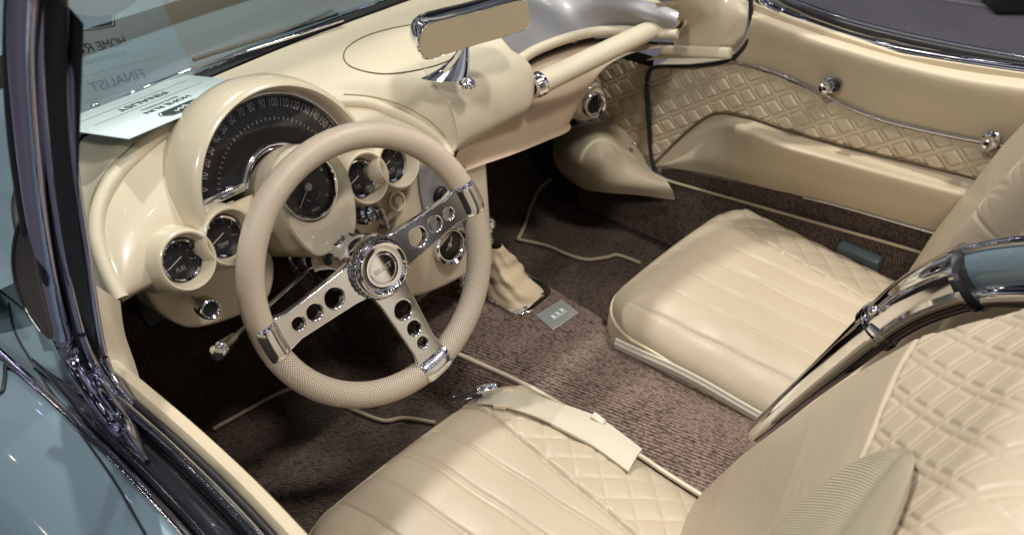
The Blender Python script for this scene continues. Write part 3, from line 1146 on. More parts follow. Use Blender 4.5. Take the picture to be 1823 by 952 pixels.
# ------------------------------------------------------------------ passenger door
pd = empty('passenger_door', (1.24, -.3, .5), car)
DP = Frame((1.222, 0, 0), (-1, 0, 0), rt=(0, -1, 0))
ol = [DP.px(x, y) for x, y in ((1338, 8), (1337, 62), (1320, 90), (1290, 108), (1230, 116), (1170, 118), (1156, 126), (1151, 150), (1153, 200), (1158, 270), (1163, 298), (1176, 314), (1203, 326), (1441, 394), (1600, 440), (2100, 590), (2300, 260), (1823, 134), (1600, 100), (1480, 62), (1400, 34))]
plate('door_shell', DP, [ol], .05, DOORLEATHER, pd, bevel=.002, off=-.028)
seal = pxpath([(1336, -10), (1336, 58), (1318, 92), (1290, 110), (1232, 118), (1172, 119), (1157, 127), (1151, 150), (1153, 200), (1158, 268), (1163, 296), (1175, 313), (1203, 326)], 1.213, 90)
tube('door_seal', seal, .0042, BLACK, pd, n=90, raw=True)
up0 = [(1338, 14, 1.235), (1400, 36, 1.235), (1480, 64, 1.235), (1600, 100, 1.232), (1720, 124, 1.23), (1850, 142, 1.228), (2000, 164, 1.228)]
up1 = [(1338, 34, 1.206), (1400, 55, 1.200), (1480, 82, 1.197), (1600, 118, 1.196), (1720, 146, 1.196), (1850, 166, 1.196), (2000, 190, 1.196)]
up2 = [(1320, 80, 1.212), (1390, 98, 1.206), (1470, 125, 1.204), (1580, 165, 1.204), (1700, 196, 1.204), (1850, 226, 1.204), (2000, 254, 1.204)]
up3 = [(1292, 108, 1.216), (1372, 127, 1.216), (1455, 162, 1.216), (1560, 209, 1.216), (1680, 238, 1.216), (1850, 272, 1.216), (2000, 300, 1.216)]
T3 = lambda rws: [[P(a, b, X=x) for a, b, x in r] for r in rws]
grid_surf('upper_pad', T3([up0, up1, up2, up3]), DOORLEATHER, pd, 40, 60)
q0 = [(1160, 121, 1.219), (1225, 118, 1.219), (1292, 112, 1.219), (1372, 131, 1.219), (1455, 166, 1.219), (1560, 213, 1.219), (1680, 242, 1.219), (1850, 276, 1.219), (2000, 304, 1.219)]
q1 = [(1163, 292, 1.2185), (1215, 240, 1.2185), (1268, 203, 1.2185), (1330, 207, 1.2185), (1400, 230, 1.2185), (1500, 258, 1.2185), (1610, 285, 1.2185), (1840, 343, 1.2185), (2000, 385, 1.2185)]
qm = [((a[0]+b[0])/2, (a[1]+b[1])/2, 1.217) for a, b in zip(q0, q1)]


def remap(A):
    return A


def quiltfn(A):
    return A+np.array((-1., 0, 0))*diamond(-A[..., 1], A[..., 2]*1.25-A[..., 1]*.12, .056, .0034, band=.13)[..., None]


qo = grid_surf('quilted_panel', T3([q0, qm, q1]), DOORLEATHER, pd, 150, 420, fn=quiltfn)
tube('chrome_trim_line', pxpath([(1290, 106), (1330, 116), (1372, 127), (1415, 143), (1458, 164), (1510, 190), (1560, 210), (1620, 226), (1700, 243), (1780, 258), (1900, 282)], 1.2125, 90), .0028, CHROME, pd, n=90, raw=True, k=12)
tube('pocket_edge', pxpath([(1163, 292), (1215, 240), (1262, 205), (1290, 200), (1330, 206), (1400, 229), (1500, 257), (1610, 284), (1720, 312), (1840, 343)], 1.2165, 90), .0022, mat('pocket piping', (.17, .13, .07), .5), pd, n=90, raw=True)
a0 = [(1164, 294, 1.220), (1216, 243, 1.222), (1268, 207, 1.222), (1330, 211, 1.222), (1400, 234, 1.222), (1500, 262, 1.222), (1610, 289, 1.222), (1760, 326, 1.222), (1900, 362, 1.222)]
a1 = [(1172, 297, 1.220), (1225, 256, 1.221), (1275, 220, 1.220), (1335, 219, 1.200), (1400, 246, 1.190), (1490, 272, 1.190), (1600, 304, 1.20), (1750, 342, 1.214), (1900, 376, 1.215)]
a2 = [(1174, 296, 1.218), (1228, 268, 1.218), (1285, 236, 1.205), (1335, 240, 1.158), (1405, 266, 1.146), (1490, 289, 1.148), (1595, 318, 1.170), (1745, 358, 1.198), (1895, 398, 1.21)]
a3 = [(1176, 296, 1.217), (1235, 285, 1.210), (1295, 288, 1.194), (1355, 296, 1.182), (1425, 314, 1.180), (1505, 336, 1.184), (1600, 362, 1.192), (1740, 398, 1.205), (1890, 436, 1.212)]
a4 = [(1178, 297, 1.219), (1240, 306, 1.217), (1300, 319, 1.216), (1360, 334, 1.216), (1430, 350, 1.216), (1510, 371, 1.216), (1600, 396, 1.216), (1740, 434, 1.216), (1890, 475, 1.216)]
grid_surf('armrest', T3([a0, a1, a2, a3, a4]), DOORLEATHER, pd, 50, 80)
c1 = [(1176, 311, 1.217), (1203, 324, 1.217), (1300, 352, 1.217), (1441, 392, 1.217), (1600, 437, 1.217), (1740, 478, 1.217), (1890, 520, 1.217)]
c0 = [(1178, 300, 1.2165), (1215, 304, 1.2165), (1300, 322, 1.2165), (1430, 352, 1.2165), (1600, 398, 1.2165), (1740, 436, 1.2165), (1890, 477, 1.2165)]
grid_surf('carpet_kick_strip', T3([c0, c1]), MATC, pd, 8, 60)
tube('lower_chrome_strip', pxpath([(1430, 351), (1492, 366), (1560, 385), (1640, 408), (1760, 441)], 1.213, 40), .0030, CHROME, pd, n=40, raw=True)
tube('door_top_moulding', pxpath([(1362, -2, 1.245), (1372, 12, 1.245), (1400, 28, 1.245), (1450, 49, 1.245), (1520, 72, 1.245), (1600, 92, 1.243), (1720, 113, 1.24), (1860, 133, 1.24), (2000, 152, 1.24)], 1.245, 80), .0125, CHROME, pd, n=80, raw=True, k=20)
tube('window_channel', pxpath([(1372, -12, 1.262), (1420, 12, 1.262), (1500, 42, 1.262), (1600, 68, 1.262), (1720, 93, 1.262), (1860, 116, 1.262), (2000, 136, 1.262)], 1.262, 80), .006, BLACK, pd, n=80, raw=True, k=12)
tube('outer_belt_moulding', pxpath([(1375, -18, 1.275), (1420, 4, 1.275), (1500, 33, 1.275), (1600, 59, 1.275), (1720, 84, 1.275), (1860, 108, 1.275), (2000, 130, 1.275)], 1.275, 80), .0048, CHROME, pd, n=80, raw=True, k=12)
for k, (x, y, s) in enumerate(((1474, 152, 1), (1766, 250, 1.05))):
    f = Frame(P(x, y, X=1.206), (-1, -.1, .1), rt=(0, -1, 0))
    kb = lathe('door_knob' if k else 'lock_knob', f, [(0, .030*s), (.007*s, .029*s), (.0115*s, .024*s), (.012*s, .018*s), (.008*s, .013*s), (.006*s, .008), (.011*s, .004), (.014*s, .001), (.0145*s, -.006)], CHROME, pd, k=32)
    if k == 0:
        f2 = Frame(P(x+14, y-1, X=1.203), (-1, -.1, .1), rt=(0, -1, 0))
        lathe('lock_cylinder', f2, [(0, .004), (.006, .004), (.0075, .008), (.011, .008), (.012, .0), (.012, -.01)], DARKCHROME, kb, k=28)
# bonnet-side corner moulding where the glass frame meets the passenger door
tube('corner_moulding', [P(1335, -40, X=1.24), P(1348, -6, X=1.24), P(1366, 10, X=1.24), P(1392, 24, X=1.24)], .013, CHROME, pil, n=24)
# sill, kick panel
PIPEM = mat('carpet binding', (.40, .33, .22), .6)
sl = [P(x, y, X=1.205) for x, y in ((1040, 268), (1095, 288), (1150, 308), (1203, 326), (1300, 353), (1441, 393), (1600, 438), (1760, 485))]
sweep('sill_piping', sl, circ(.0030, 10), PIPEM, car, n=60)
sl1 = [p+np.array((.0, 0, -.001)) for p in sl]
sl2 = [np.array((1.185, p[1], .115)) for p in sl]
grid_surf('sill_carpet', [sl1, [(a+b)/2 for a, b in zip(sl1, sl2)], sl2], MATC, car, 16, 60)
k0 = [P(x, y, X=1.222) for x, y in ((1020, 70), (1060, 88), (1110, 105), (1150, 116), (1166, 121))]
k1 = [P(x, y, X=1.224) for x, y in ((1020, 180), (1060, 190), (1105, 200), (1140, 205), (1160, 208))]
k2 = [P(x, y, X=1.226) for x, y in ((1040, 262), (1075, 268), (1115, 272), (1145, 285), (1166, 308))]
kp = grid_surf('kick_panel', [k0, k1, k2], DOORLEATHER, car, 140, 120, fn=quiltfn)
kr = [[(985, 236, 1.235), (1020, 224, 1.232), (1062, 214, 1.228), (1105, 226, 1.224), (1145, 276, 1.222)],
      [(984, 262, 1.16), (1022, 252, 1.13), (1066, 246, 1.13), (1112, 266, 1.17), (1158, 302, 1.20)],
      [(986, 285, 1.13), (1024, 284, 1.085), (1068, 282, 1.09), (1118, 296, 1.14), (1182, 317, 1.185)],
      [(998, 306, 1.13), (1030, 316, 1.095), (1072, 320, 1.095), (1124, 327, 1.13), (1194, 334, 1.175)],
      [(1012, 320, 1.16), (1040, 337, 1.12), (1080, 343, 1.12), (1134, 347, 1.15), (1201, 356, 1.185)]]
grid_surf('kick_fairing', [[P(x, y, X=x3) for x, y, x3 in r] for r in kr], DOORLEATHER, car, 44, 50, th=.006)
link_mesh('fairing_screw', sphere_mesh(P(1129, 257, X=1.185), .006), CHROME, kp)
# small painted hinge box on the sill
bx = Frame(P(1530, 456, X=1.192), (-.35, 0, 1), rt=(P(1565, 488, X=1.165)-P(1484, 448, X=1.165)))
hb = box('hinge_cover', bx, .085, .022, .032, mat('dark sill paint', (.06, .085, .10), .35, coat=.5), car, .006)
tube('hinge_rail', [P(1490, 458, X=1.185), P(1525, 474, X=1.185), P(1560, 492, X=1.185)], .004, SATIN, hb, n=20)

# ------------------------------------------------------------------ steering wheel
_t, _y = R(19.9), R(7.7)
WN = np.array((-math.sin(_y)*math.cos(_t), -math.cos(_y)*math.cos(_t), math.sin(_t)))
WF = Frame((.3148, .0284, .5449), WN, rt=(math.cos(_y), -math.sin(_y), 0))
RW, RT_ = .1755, .0178
wheel = empty('steering_wheel', WF.o, car)


def rim(name, a0, a1, m, r=RT_, n=120):
    A = np.zeros((n, 24, 3))
    for i, a in enumerate(np.linspace(R(a0), R(a1), n)):
        ca, sa = math.cos(a), math.sin(a)
        for j in range(24):
            b = 2*pi*j/24
            rr = RW+r*math.cos(b)
            A[i, j] = WF(rr*ca, rr*sa, r*math.sin(b))
    me = arr_mesh(A, closed_v=True)
    bm = bmesh.new(); bm.from_mesh(me)
    bmesh.ops.recalc_face_normals(bm, faces=bm.faces[:])
    bm.to_mesh(me); bm.free()
    return link_mesh(name, me, m, wheel)


rim('smooth_grip', 9, 199, WHEELM)
rim('perforated_grip', -161, 9, PERF, r=.0180)
for a in (9, 199):
    fr = Frame(WF(RW*math.cos(R(a)), RW*math.sin(R(a)), 0), WF.r*-math.sin(R(a))+WF.u*math.cos(R(a)), rt=WF.n)
    lathe('grip_seam', fr, [(.0175, -.0006), (.0184, 0), (.0175, .0006)], SEAM, wheel, k=30)
# stitching along the inner side of the rim
st = []
for i, a in enumerate(np.linspace(R(20), R(190), 120)):
    rr = RW-RT_*.94
    h = RT_*.30
    fr = Frame(WF(rr*math.cos(a), rr*math.sin(a), h), WF.r*-math.cos(a)+WF.u*-math.sin(a)+WF.n*.3, rt=WF.r*-math.sin(a)+WF.u*math.cos(a))
    st.append(box_mesh(fr, .0012, .0045, .0010))
link_mesh('stitching', join_meshes(st), SEAM, wheel, smooth=False)


def circle(cx, cy, r, n=32):
    return [(cx+r*math.cos(2*pi*i/n), cy+r*math.sin(2*pi*i/n)) for i in range(n)]


holes = ((.074, .0158), (.1065, .0128), (.1325, .0105))
for ang in (12.3, 190.5, 285):
    a = R(ang)
    sf = Frame(WF(0, 0, .004), WF.n, rt=WF.r*math.cos(a)+WF.u*math.sin(a))
    out = [(.030, .027), (.050, .0235), (.10, .0205), (.138, .0185), (.152, .0215), (.158, .0225), (.158, -.0225), (.152, -.0215), (.138, -.0185), (.10, -.0205), (.050, -.0235), (.030, -.027)]
    ms = [plate_mesh(sf, [out]+[circle(x, 0, r) for x, r in holes], .013, .0022)]
    # holes' raised lips
    o = link_mesh('spoke', ms[0], SPOKEM, wheel)
    for x, r in holes:
        lf = Frame(sf(x, 0, .0055), sf.n, rt=sf.r)
        lathe('lip', lf, [(r*.97, -.010), (r*.97, -.001), (r*1.02, .0012), (r*1.13, .0012), (r*1.18, -.001)], CHROME, o, k=36)
    # clamp that wraps the rim: saddle following the rim section
    A = np.zeros((16, 20, 3))
    hw = .0235
    for i, y in enumerate(np.linspace(-hw, hw, 16)):
        edge = .0018*(abs(y)/hw)**6
        for j, b in enumerate(np.linspace(R(48), R(238), 20)):
            r = RT_+.0030-edge
            flat = r
            cx = RW+flat*math.cos(b)*(1.0)
            cz = flat*math.sin(b)
            # follow the rim's curvature
            d = cx-(RW-math.sqrt(max(RW*RW-y*y, 0)))
            A[i, j] = Frame(WF.o, WF.n, rt=sf.r)(d, y, cz)
    me = arr_mesh(A)
    solidify(me, .0022)
    bm = bmesh.new(); bm.from_mesh(me); bmesh.ops.recalc_face_normals(bm, faces=bm.faces[:]); bm.to_mesh(me); bm.free()
    link_mesh('rim_clamp', me, SPOKEM, o)
# hub
HF = Frame(WF(0, 0, 0), WF.n, rt=WF.r)
lathe('hub', HF, [(.0, -.030), (.030, -.030), (.044, -.018), (.046, -.004), (.0445, .006), (.0425, .012), (.036, .013), (.0, .013)], CHROME, wheel, k=72)
NF = 30
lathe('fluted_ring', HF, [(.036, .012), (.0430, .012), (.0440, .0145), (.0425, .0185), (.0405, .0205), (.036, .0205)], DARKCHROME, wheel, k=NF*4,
      rmod=lambda a, j: 1 if j in (0, 5) else (1.0 if math.cos(NF*a) > -.2 else .97))
cap = lathe('hub_cap', HF, [(.0372, .018), (.0378, .023), (.0368, .0255), (.0348, .0262), (.0322, .0240), (.0300, .0228), (.0205, .0236), (.0198, .0224), (.0190, .0236), (.0, .0242)], CHROME, wheel, k=96)
tfm = Frame(HF(0, 0, .0242), HF.n, rt=HF.r*math.cos(R(10))+HF.u*math.sin(R(10)))
link_mesh('lettering', text_mesh('BILLET', tfm, .0098, .0005), SATIN, cap, smooth=False)
# adaptor bell and column
bell = lathe('hub_adaptor', HF, [(.034, -.028), (.031, -.036), (.036, -.055), (.043, -.075), (.046, -.082), (.046, -.088), (.030, -.09)], CHROME, wheel, k=60)
for k in range(8):
    a = 2*pi*k/8+.3
    f = Frame(HF(.0365*math.cos(a), .0365*math.sin(a), -.060), HF.r*math.cos(a)+HF.u*math.sin(a)+HF.n*.35, rt=-HF.r*math.sin(a)+HF.u*math.cos(a))
    lathe('bell_window', f, [(0, .0012), (.0075, .0012), (.0088, .0022), (.0100, .001)], DARKTRIM, bell, k=20)
colm = empty('steering_column', HF(0, 0, -.15), car)
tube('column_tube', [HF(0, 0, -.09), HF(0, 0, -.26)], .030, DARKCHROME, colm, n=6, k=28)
lathe('column_sleeve', HF, [(.030, -.105), (.037, -.108), (.038, -.125), (.0365, -.129), (.0385, -.133), (.0385, -.150), (.031, -.155)], CHROME, colm, k=40)
lathe('column_collar', HF, [(.031, -.185), (.0345, -.188), (.0345, -.198), (.031, -.201)], CHROME, colm, k=40)
# turn signal stalk
s0, s1 = HF(-.028, -.004, -.125), P(392, 622, Y=.035)
sd = s1-s0
stalk = tube('turn_signal_stalk', [s0, s0+sd*.3, s0+sd*.8, s1-sd*.06], .0028, CHROME, colm, n=20, k=12)
kf = Frame(s1, sd/np.linalg.norm(sd), rt=(0, 0, 1))
lathe('stalk_knob', kf, [(.0028, -.036), (.0055, -.034), (.0085, -.006), (.0098, -.004), (.0098, .0), (.0085, .001), (.0085, .005), (.0098, .006), (.0098, .010), (.0070, .012), (0, .012)], CHROME, stalk, k=28)

# ------------------------------------------------------------------ seats
SEATM = mat('seat leather', (.475, .40, .295), .38, noise=.10, nscale=5, bump=.22, bscale=650, bdist=.0006)
PIPE = mat('seat piping', (.66, .56, .38), .4)
SW, SD = .465, .44


def groove(x, c, w, d):
    return -d*np.exp(-((x-c)/w)**2)


def cushion(parent, x0):
    NU, NV = 420, 230
    a = np.linspace(0, SW, NU)[:, None]*np.ones((1, NV))
    t = np.linspace(0, 1, NV)[None, :]*np.ones((NU, 1))
    rc = .085
    d = np.minimum(a, SW-a)
    yf = np.where(d < rc, rc-np.sqrt(np.maximum(rc**2-(rc-d)**2, 0)), 0)
    b = yf+(SD-yf)*t
    # distance to the edge (front and sides)
    dd = np.minimum(np.minimum(d, b-yf*.999), .11)
    k = np.clip(dd/.10, 0, 1)
    drop = .052*(1-np.sqrt(1-(1-k)**2))
    z = .290-.038*(b/SD)+.012*np.sin(pi*a/SW)-drop
    seam = .345-.10*(b-.05)
    q = sstep(-.003, .003, a-seam)
    edge = np.clip(dd/.03, 0, 1)
    z += q*edge*diamond(a, b, .052, .0036)
    for c in (.045, .105, .165, .222, .2295, .285):
        z += (1-q)*groove(a-.06*(b-.2), c, .0036, .0030)*edge
    z += (1-q)*.0012*np.abs(np.sin((a-.045)/.06*pi))*edge
    z += groove(a, seam, .0038, .005)*edge
    # soft creases near the front from use
    z += .0012*np.sin(b*60+a*9)*np.exp(-((b-.2)/.15)**2)*(1-q)
    A = np.stack([x0+a, -.03-b, z], -1)
    # skirt
    skirt = []
    ring = [A[i, 0] for i in range(NU)]
    me = arr_mesh(A, flip=True)
    o = link_mesh('cushion', me, SEAMLESS, parent)
    path = [A[0, j] for j in range(NV-1, -1, -6)]+[A[i, 0] for i in range(0, NU, 6)]+[A[NU-1, j] for j in range(0, NV, 6)]
    path = np.array(path)
    path = path[np.r_[True, np.linalg.norm(np.diff(path, axis=0), axis=1) > 1e-4]]
    pp = crom(path, 220)
    tube('piping', pp, .0035, PIPE, o, n=220, k=8, raw=True)
    out = pp-np.array((x0+SW/2, -.25, 0)); out[:, 2] = 0
    out /= np.linalg.norm(out, axis=1)[:, None]
    rows = [pp, pp+out*.004+np.array((0, 0, -.012)), pp+out*.006+np.array((0, 0, -.04))]
    low = pp+out*.002
    low[:, 2] = .12
    rows.append(low)
    G = np.array([crom([r[i] for r in rows], 24) for i in range(len(pp))])
    link_mesh('cushion_side', arr_mesh(G), SEATM, o)
    return o


SEAMLESS = SEATM


def backrest(parent, x0, rec, S=.66):
    r = R(rec)
    o0 = np.array((x0, -.42, .262))
    dv = np.array((0, -math.sin(r), math.cos(r)))
    nv = np.array((0, math.cos(r), math.sin(r)))
    NU, NV = 300, 380
    a = np.linspace(0, SW, NU)[:, None]*np.ones((1, NV))
    s = np.linspace(0, S, NV)[None, :]*np.ones((NU, 1))
    seam = .352+.02*s/.4+.13*sstep(.36, .50, s)
    crest_a = .448
    side = np.interp(s, [0, .1, .3, .43, .54, .66], [.015, .030, .045, .044, .016, -.005])
    side = (side+np.roll(side, 6, 1)+np.roll(side, -6, 1))/3 if False else side
    cen_ = np.interp(s, [0, .1, .2, .3, .4, .5, .66], [-.05, -.040, -.026, -.010, 0, .002, 0])
    h = cen_+(side-cen_)*sstep(.17, .45, a)
    ed = SW-a
    h -= .05*(1-np.sqrt(np.clip(1-(1-np.clip(ed/.022, 0, 1))**2, 0, 1)))
    # beyond the seam at the top the crest merges into the panel
    # slight bolster on the near side
    h += .010*np.exp(-((a-.03)/.035)**2)
    h -= .05*(1-np.sqrt(np.clip(1-(1-np.clip(a/.02, 0, 1))**2, 0, 1)))
    # roll over at the top
    k = np.clip((s-(S-.07))/.07, 0, 1)
    h -= .07*(1-np.sqrt(1-k**2*.98))
    sseam = .435+.10*sstep(.30, .0, a)*0
    inside = sstep(-.002, .004, s-sseam)
    edge = np.clip(np.minimum(a/.02, (SW-a)/.02), 0, 1)
    fan = a+.35*(a-.2)*(s-.35)
    h += inside*edge*diamond(fan+.01, s*1.0, .062, .0017, band=.12)
    h += groove(s, sseam, .003, .004)
    A = o0+np.stack([a, np.zeros_like(a), np.zeros_like(a)], -1)+s[..., None]*dv+h[..., None]*nv
    o = link_mesh('backrest', arr_mesh(A), SEATM, parent)
    # shell at the back
    B = []
    for th in np.linspace(0, 1, 14):
        pass
    per = [A[0, j] for j in range(0, NV, 8)]+[A[i, NV-1] for i in range(0, NU, 8)]+[A[NU-1, j] for j in range(NV-1, -1, -8)]
    per = crom(np.array(per), 160)
    cen = o0+np.array((SW/2, 0, 0))+dv*S*.5
    rows = []
    for f, dn in ((1, 0), (1.012, -.012), (1.01, -.05), (.985, -.085), (.9, -.10), (.5, -.105), (.02, -.105)):
        q = per-cen
        hn = q@nv
        flat = q-np.outer(hn, nv)
        rows.append(cen+flat*f+np.outer(hn*(1 if f > .95 else .3)+dn, nv))
    G = np.array([crom([rr[i] for rr in rows], 30) for i in range(len(per))])
    link_mesh('back_shell', arr_mesh(G), SEATM, o)
    return o


def seat(x0, rec, label):
    e = empty('seat', (x0+SW/2, -.25, .1), car)
    if label: e['label'] = label
    cushion(e, x0)
    backrest(e, x0, rec)
    return e


ds = seat(.058, 32.7, "driver's seat with ribbed pad and lap belt across its cushion")
ps = seat(.745, 22.5, 'passenger seat, cream leather with diamond quilting')
# ribbed pad leaning on the driver's backrest
bn = np.array((0, .84, .54)); bo = np.array((0, -.42, .262))+bn*.014
lf = crom([(1620, 799), (1580, 800), (1520, 822), (1450, 872), (1390, 925), (1340, 985)], 50)
rt = crom([(1622, 800), (1628, 822), (1616, 862), (1598, 905), (1578, 950), (1560, 1000)], 50)
A = []
for i in range(50):
    row = []
    for t in np.linspace(0, 1, 22):
        x = lf[i]*(1-t)+rt[i]*t
        w = min(1, i/14)
        crease = -.006*math.exp(-((t-.62)/.07)**2)*w
        row.append(PP(x[0], x[1], bo, bn)+bn*(.007*math.sin(pi*t)**.6*w+crease*.5))
    A.append(row)
A = np.array(A)
me = arr_mesh(A)
# ribs run across the pad
me.uv_layers[0]
solidify(me, .006)
pdl = link_mesh('ribbed_pad', me, RIBBED, ds)
# lap belt on the driver's cushion
_td = [bvh_of(o) for o in ds.children_recursive if o.name.startswith('cushion')]


def onseat(x, y, z):
    c_ = [p for p in (drape(t, x, y, .0) for t in _td) if p is not None]
    if c_:
        p = min(c_, key=lambda p: np.linalg.norm(p-CPOS))
        if p[2] > .2:
            v = (CPOS-p)/np.linalg.norm(CPOS-p)
            return p+v*(.010+max(0, z-.31)*.4)
    return P(x, y, Z=min(z, .272)+.0)


bz_ = lambda pts: [onseat(x, y, z) for x, y, z in pts]
eA = bz_([(852, 702, .300), (905, 692, .318), (960, 704, .318), (1010, 724, .315), (1060, 744, .312)])
eB = bz_([(850, 716, .296), (893, 722, .316), (948, 738, .316), (990, 757, .313), (1030, 778, .31)])
belt = grid_surf('lap_belt', [eA, [(p+q)/2+np.array((0, 0, .002)) for p, q in zip(eA, eB)], eB], WEB, ds, 16, 60, th=.0025)
pA = bz_([(1008, 720, .320), (1060, 739, .317), (1082, 752, .316), (1143, 798, .309)])
pB = bz_([(982, 753, .320), (1030, 778, .317), (1060, 795, .314), (1119, 838, .304)])
CARD2 = mat('buckle cover', (.60, .56, .45), .35, noise=.03)
grid_surf('buckle_cover', [pA, [(p+q)/2+np.array((0, 0, .003)) for p, q in zip(pA, pB)], pB], CARD2, belt, 16, 30, th=.004)
rbc = bz_([(1050, 738, .32), (1082, 756, .32), (1040, 752, .32)])
box('release_button', Frame((rbc[0]+rbc[1])/2+np.array((-.004, -.002, .006)), (-.3, -.35, .88), rt=rbc[1]-rbc[0]), .022, .011, .006, CARD2, belt, .002)
lpA = bz_([(897, 692, .323), (916, 692, .323)]); lpB = bz_([(878, 721, .321), (900, 724, .321)])
grid_surf('belt_keeper', [lpA, lpB], PIPE, belt, 6, 6, th=.005)
f = Frame(P(866, 690, Z=.31), (-.2, -.3, .9), rt=P(885, 686, Z=.31)-P(848, 695, Z=.31))
box('belt_tongue', f, .032, .012, .006, CHROME, belt, .002)
f = Frame(P(832, 706, Z=.29), (-.2, -.3, .9), rt=P(860, 694, Z=.30)-P(810, 716, Z=.28))
box('belt_anchor', f, .046, .012, .006, DARKTRIM, belt, .002)
# white edging webbing beside the passenger cushion
sw = [[np.array((.745-.009-.004*math.sin(pi*t), y, zt+.004*math.sin(y*20))) for t, zt in zip(np.linspace(0, 1, 6), np.linspace(.231, .209, 6))] for y in np.linspace(-.09, -.40, 40)]
grid_surf('side_webbing', sw, ribmat('pale webbing', (.72, .68, .58), .0075, .0006, 1), ps, 40, 12, th=.003)
# belt beside passenger seat, far side
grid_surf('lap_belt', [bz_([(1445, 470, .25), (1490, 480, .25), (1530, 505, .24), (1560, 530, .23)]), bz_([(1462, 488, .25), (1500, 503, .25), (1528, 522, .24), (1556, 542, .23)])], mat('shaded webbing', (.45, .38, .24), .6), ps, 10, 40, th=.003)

# ------------------------------------------------------------------ waterfall between the seats
wf = empty('waterfall_trim', (.61, -.55, .5), car)
WP = crom([P(x, y, X=.612) for x, y in ((1345, 760), (1400, 695), (1470, 628), (1560, 562), (1640, 505), (1722, 466), (1823, 436), (1960, 420))], 120)
WN_ = []
gT = np.gradient(WP, axis=0); gT /= np.linalg.norm(gT, axis=1)[:, None]
XA = np.array((1., 0, 0))
halfw = np.interp(np.arange(120), [0, 17, 34, 51, 68, 85, 102, 119], [.007, .011, .015, .021, .028, .033, .037, .041])


def wfpiece(name, i0, i1, prof, m, parent=wf, lift=0.0):
    """prof gives (fraction of half width, height)"""
    A = []
    for i in np.linspace(i0, i1, max(8, int((i1-i0)*1.5))):
        p = np.array([np.interp(i, np.arange(120), WP[:, k]) for k in range(3)])
        t = np.array([np.interp(i, np.arange(120), gT[:, k]) for k in range(3)])
        u = np.cross(XA, t); u = u if u[1] > 0 or u[2] > 0 else -u
        pass
        w = np.interp(i, np.arange(120), halfw)
        A.append([p+XA*a*w+u*(b+lift) for a, b in prof])
    me = arr_mesh(np.array(A), closed_v=True)
    bm = bmesh.new(); bm.from_mesh(me); bm.verts.ensure_lookup_table()
    k = len(prof); n = len(A)
    bm.faces.new([bm.verts[j] for j in range(k)]); bm.faces.new([bm.verts[(n-1)*k+j] for j in range(k)])
    bmesh.ops.recalc_face_normals(bm, faces=bm.faces[:])
    bm.to_mesh(me); bm.free()
    return link_mesh(name, me, m, parent)


def sideTube(sgn, r=.010, fr=.86):
    return [(sgn*fr+math.cos(q)*r*22, math.sin(q)*r) for q in np.linspace(0, 2*pi, 17)[:-1]]


def stube(name, i0, i1, sgn, r, m, wofs=0.0):
    pts = []
    for i in np.linspace(i0, i1, max(8, int(i1-i0))):
        p = np.array([np.interp(i, np.arange(120), WP[:, k]) for k in range(3)])
        w = np.interp(i, np.arange(120), halfw)
        pts.append(p+XA*sgn*(w-wofs))
    return tube(name, pts, r, m, wf, n=len(pts), k=18, raw=True)


WP2 = crom([P(x, y, X=.612) for x, y in ((1345, 772), (1420, 704), (1490, 645), (1565, 582), (1640, 530), (1735, 492), (1823, 480), (1960, 478))], 120)
WR = np.interp(np.arange(120), [0, 17, 34, 51, 68, 85, 102, 119], [.015, .018, .022, .0265, .032, .037, .040, .042])
g2 = np.gradient(WP2, axis=0); g2 /= np.linalg.norm(g2, axis=1)[:, None]


def hoop(name, i0, i1, prof, m, ext=1.0):
    # prof: closed section (across, out) in units of the local radius
    A = []
    for i in np.linspace(i0, i1, max(10, int((i1-i0)*2))):
        q = lambda arr: np.array([np.interp(i, np.arange(120), arr[:, k]) for k in range(3)])
        p, t = q(WP2), q(g2)
        u = np.cross(XA, t); u = u if u[2] > 0 else -u
        r = np.interp(i, np.arange(120), WR)*ext
        A.append([p+XA*a*r+u*b*r for a, b in prof])
    me = arr_mesh(np.array(A), closed_v=True)
    bm = bmesh.new(); bm.from_mesh(me); bm.verts.ensure_lookup_table()
    k = len(prof); n = len(A)
    bm.faces.new([bm.verts[j] for j in range(k)]); bm.faces.new([bm.verts[(n-1)*k+j] for j in range(k)])
    bmesh.ops.recalc_face_normals(bm, faces=bm.faces[:])
    bm.to_mesh(me); bm.free()
    return link_mesh(name, me, m, wf)


rnd = circ(1, 36)
low = hoop('lower_tube', 0, 51, [(a*.8, b*.98) for a, b in rnd], CHROME)
hoop('sleeve_collar', 50, 52, rnd, CHROME, 1.16)
hoop('sleeve_collar', 52.6, 53.6, rnd, CHROME, 1.10)
# sleeve: rounded below with a flat upper facet
slp = []
for q in np.linspace(0, 2*pi, 49)[:-1]:
    a, b = math.cos(q), math.sin(q)
    slp.append((max(a, -.86) if b > -.1 else a, b))
hoop('chrome_sleeve', 52, 84, slp, CHROME, 1.02)
hoop('sleeve_collar', 83, 84.5, rnd, CHROME, 1.07)
hoop('joint_gap', 84.5, 87, rnd, BLACK, .92)
ell = [(a*.62, b*.74+.16) for a, b in rnd]
hoop('painted_centre', 87, 119, ell, BLUE)
hoop('chrome_tube', 87, 119, [(a*.42-.30, b*.42-.50) for a, b in rnd], CHROME)
hoop('chrome_bead', 87, 119, [(a*.14-.18, b*.14+.90) for a, b in circ(1, 16)], CHROME)
hoop('joint_gap', 86, 88, [(a*.5-.1, b*.5-.5) for a, b in circ(1, 20)], BLACK)
link_mesh('collar_bolt', sphere_mesh(P(1556, 553, X=.58), .007), CHROME, wf)

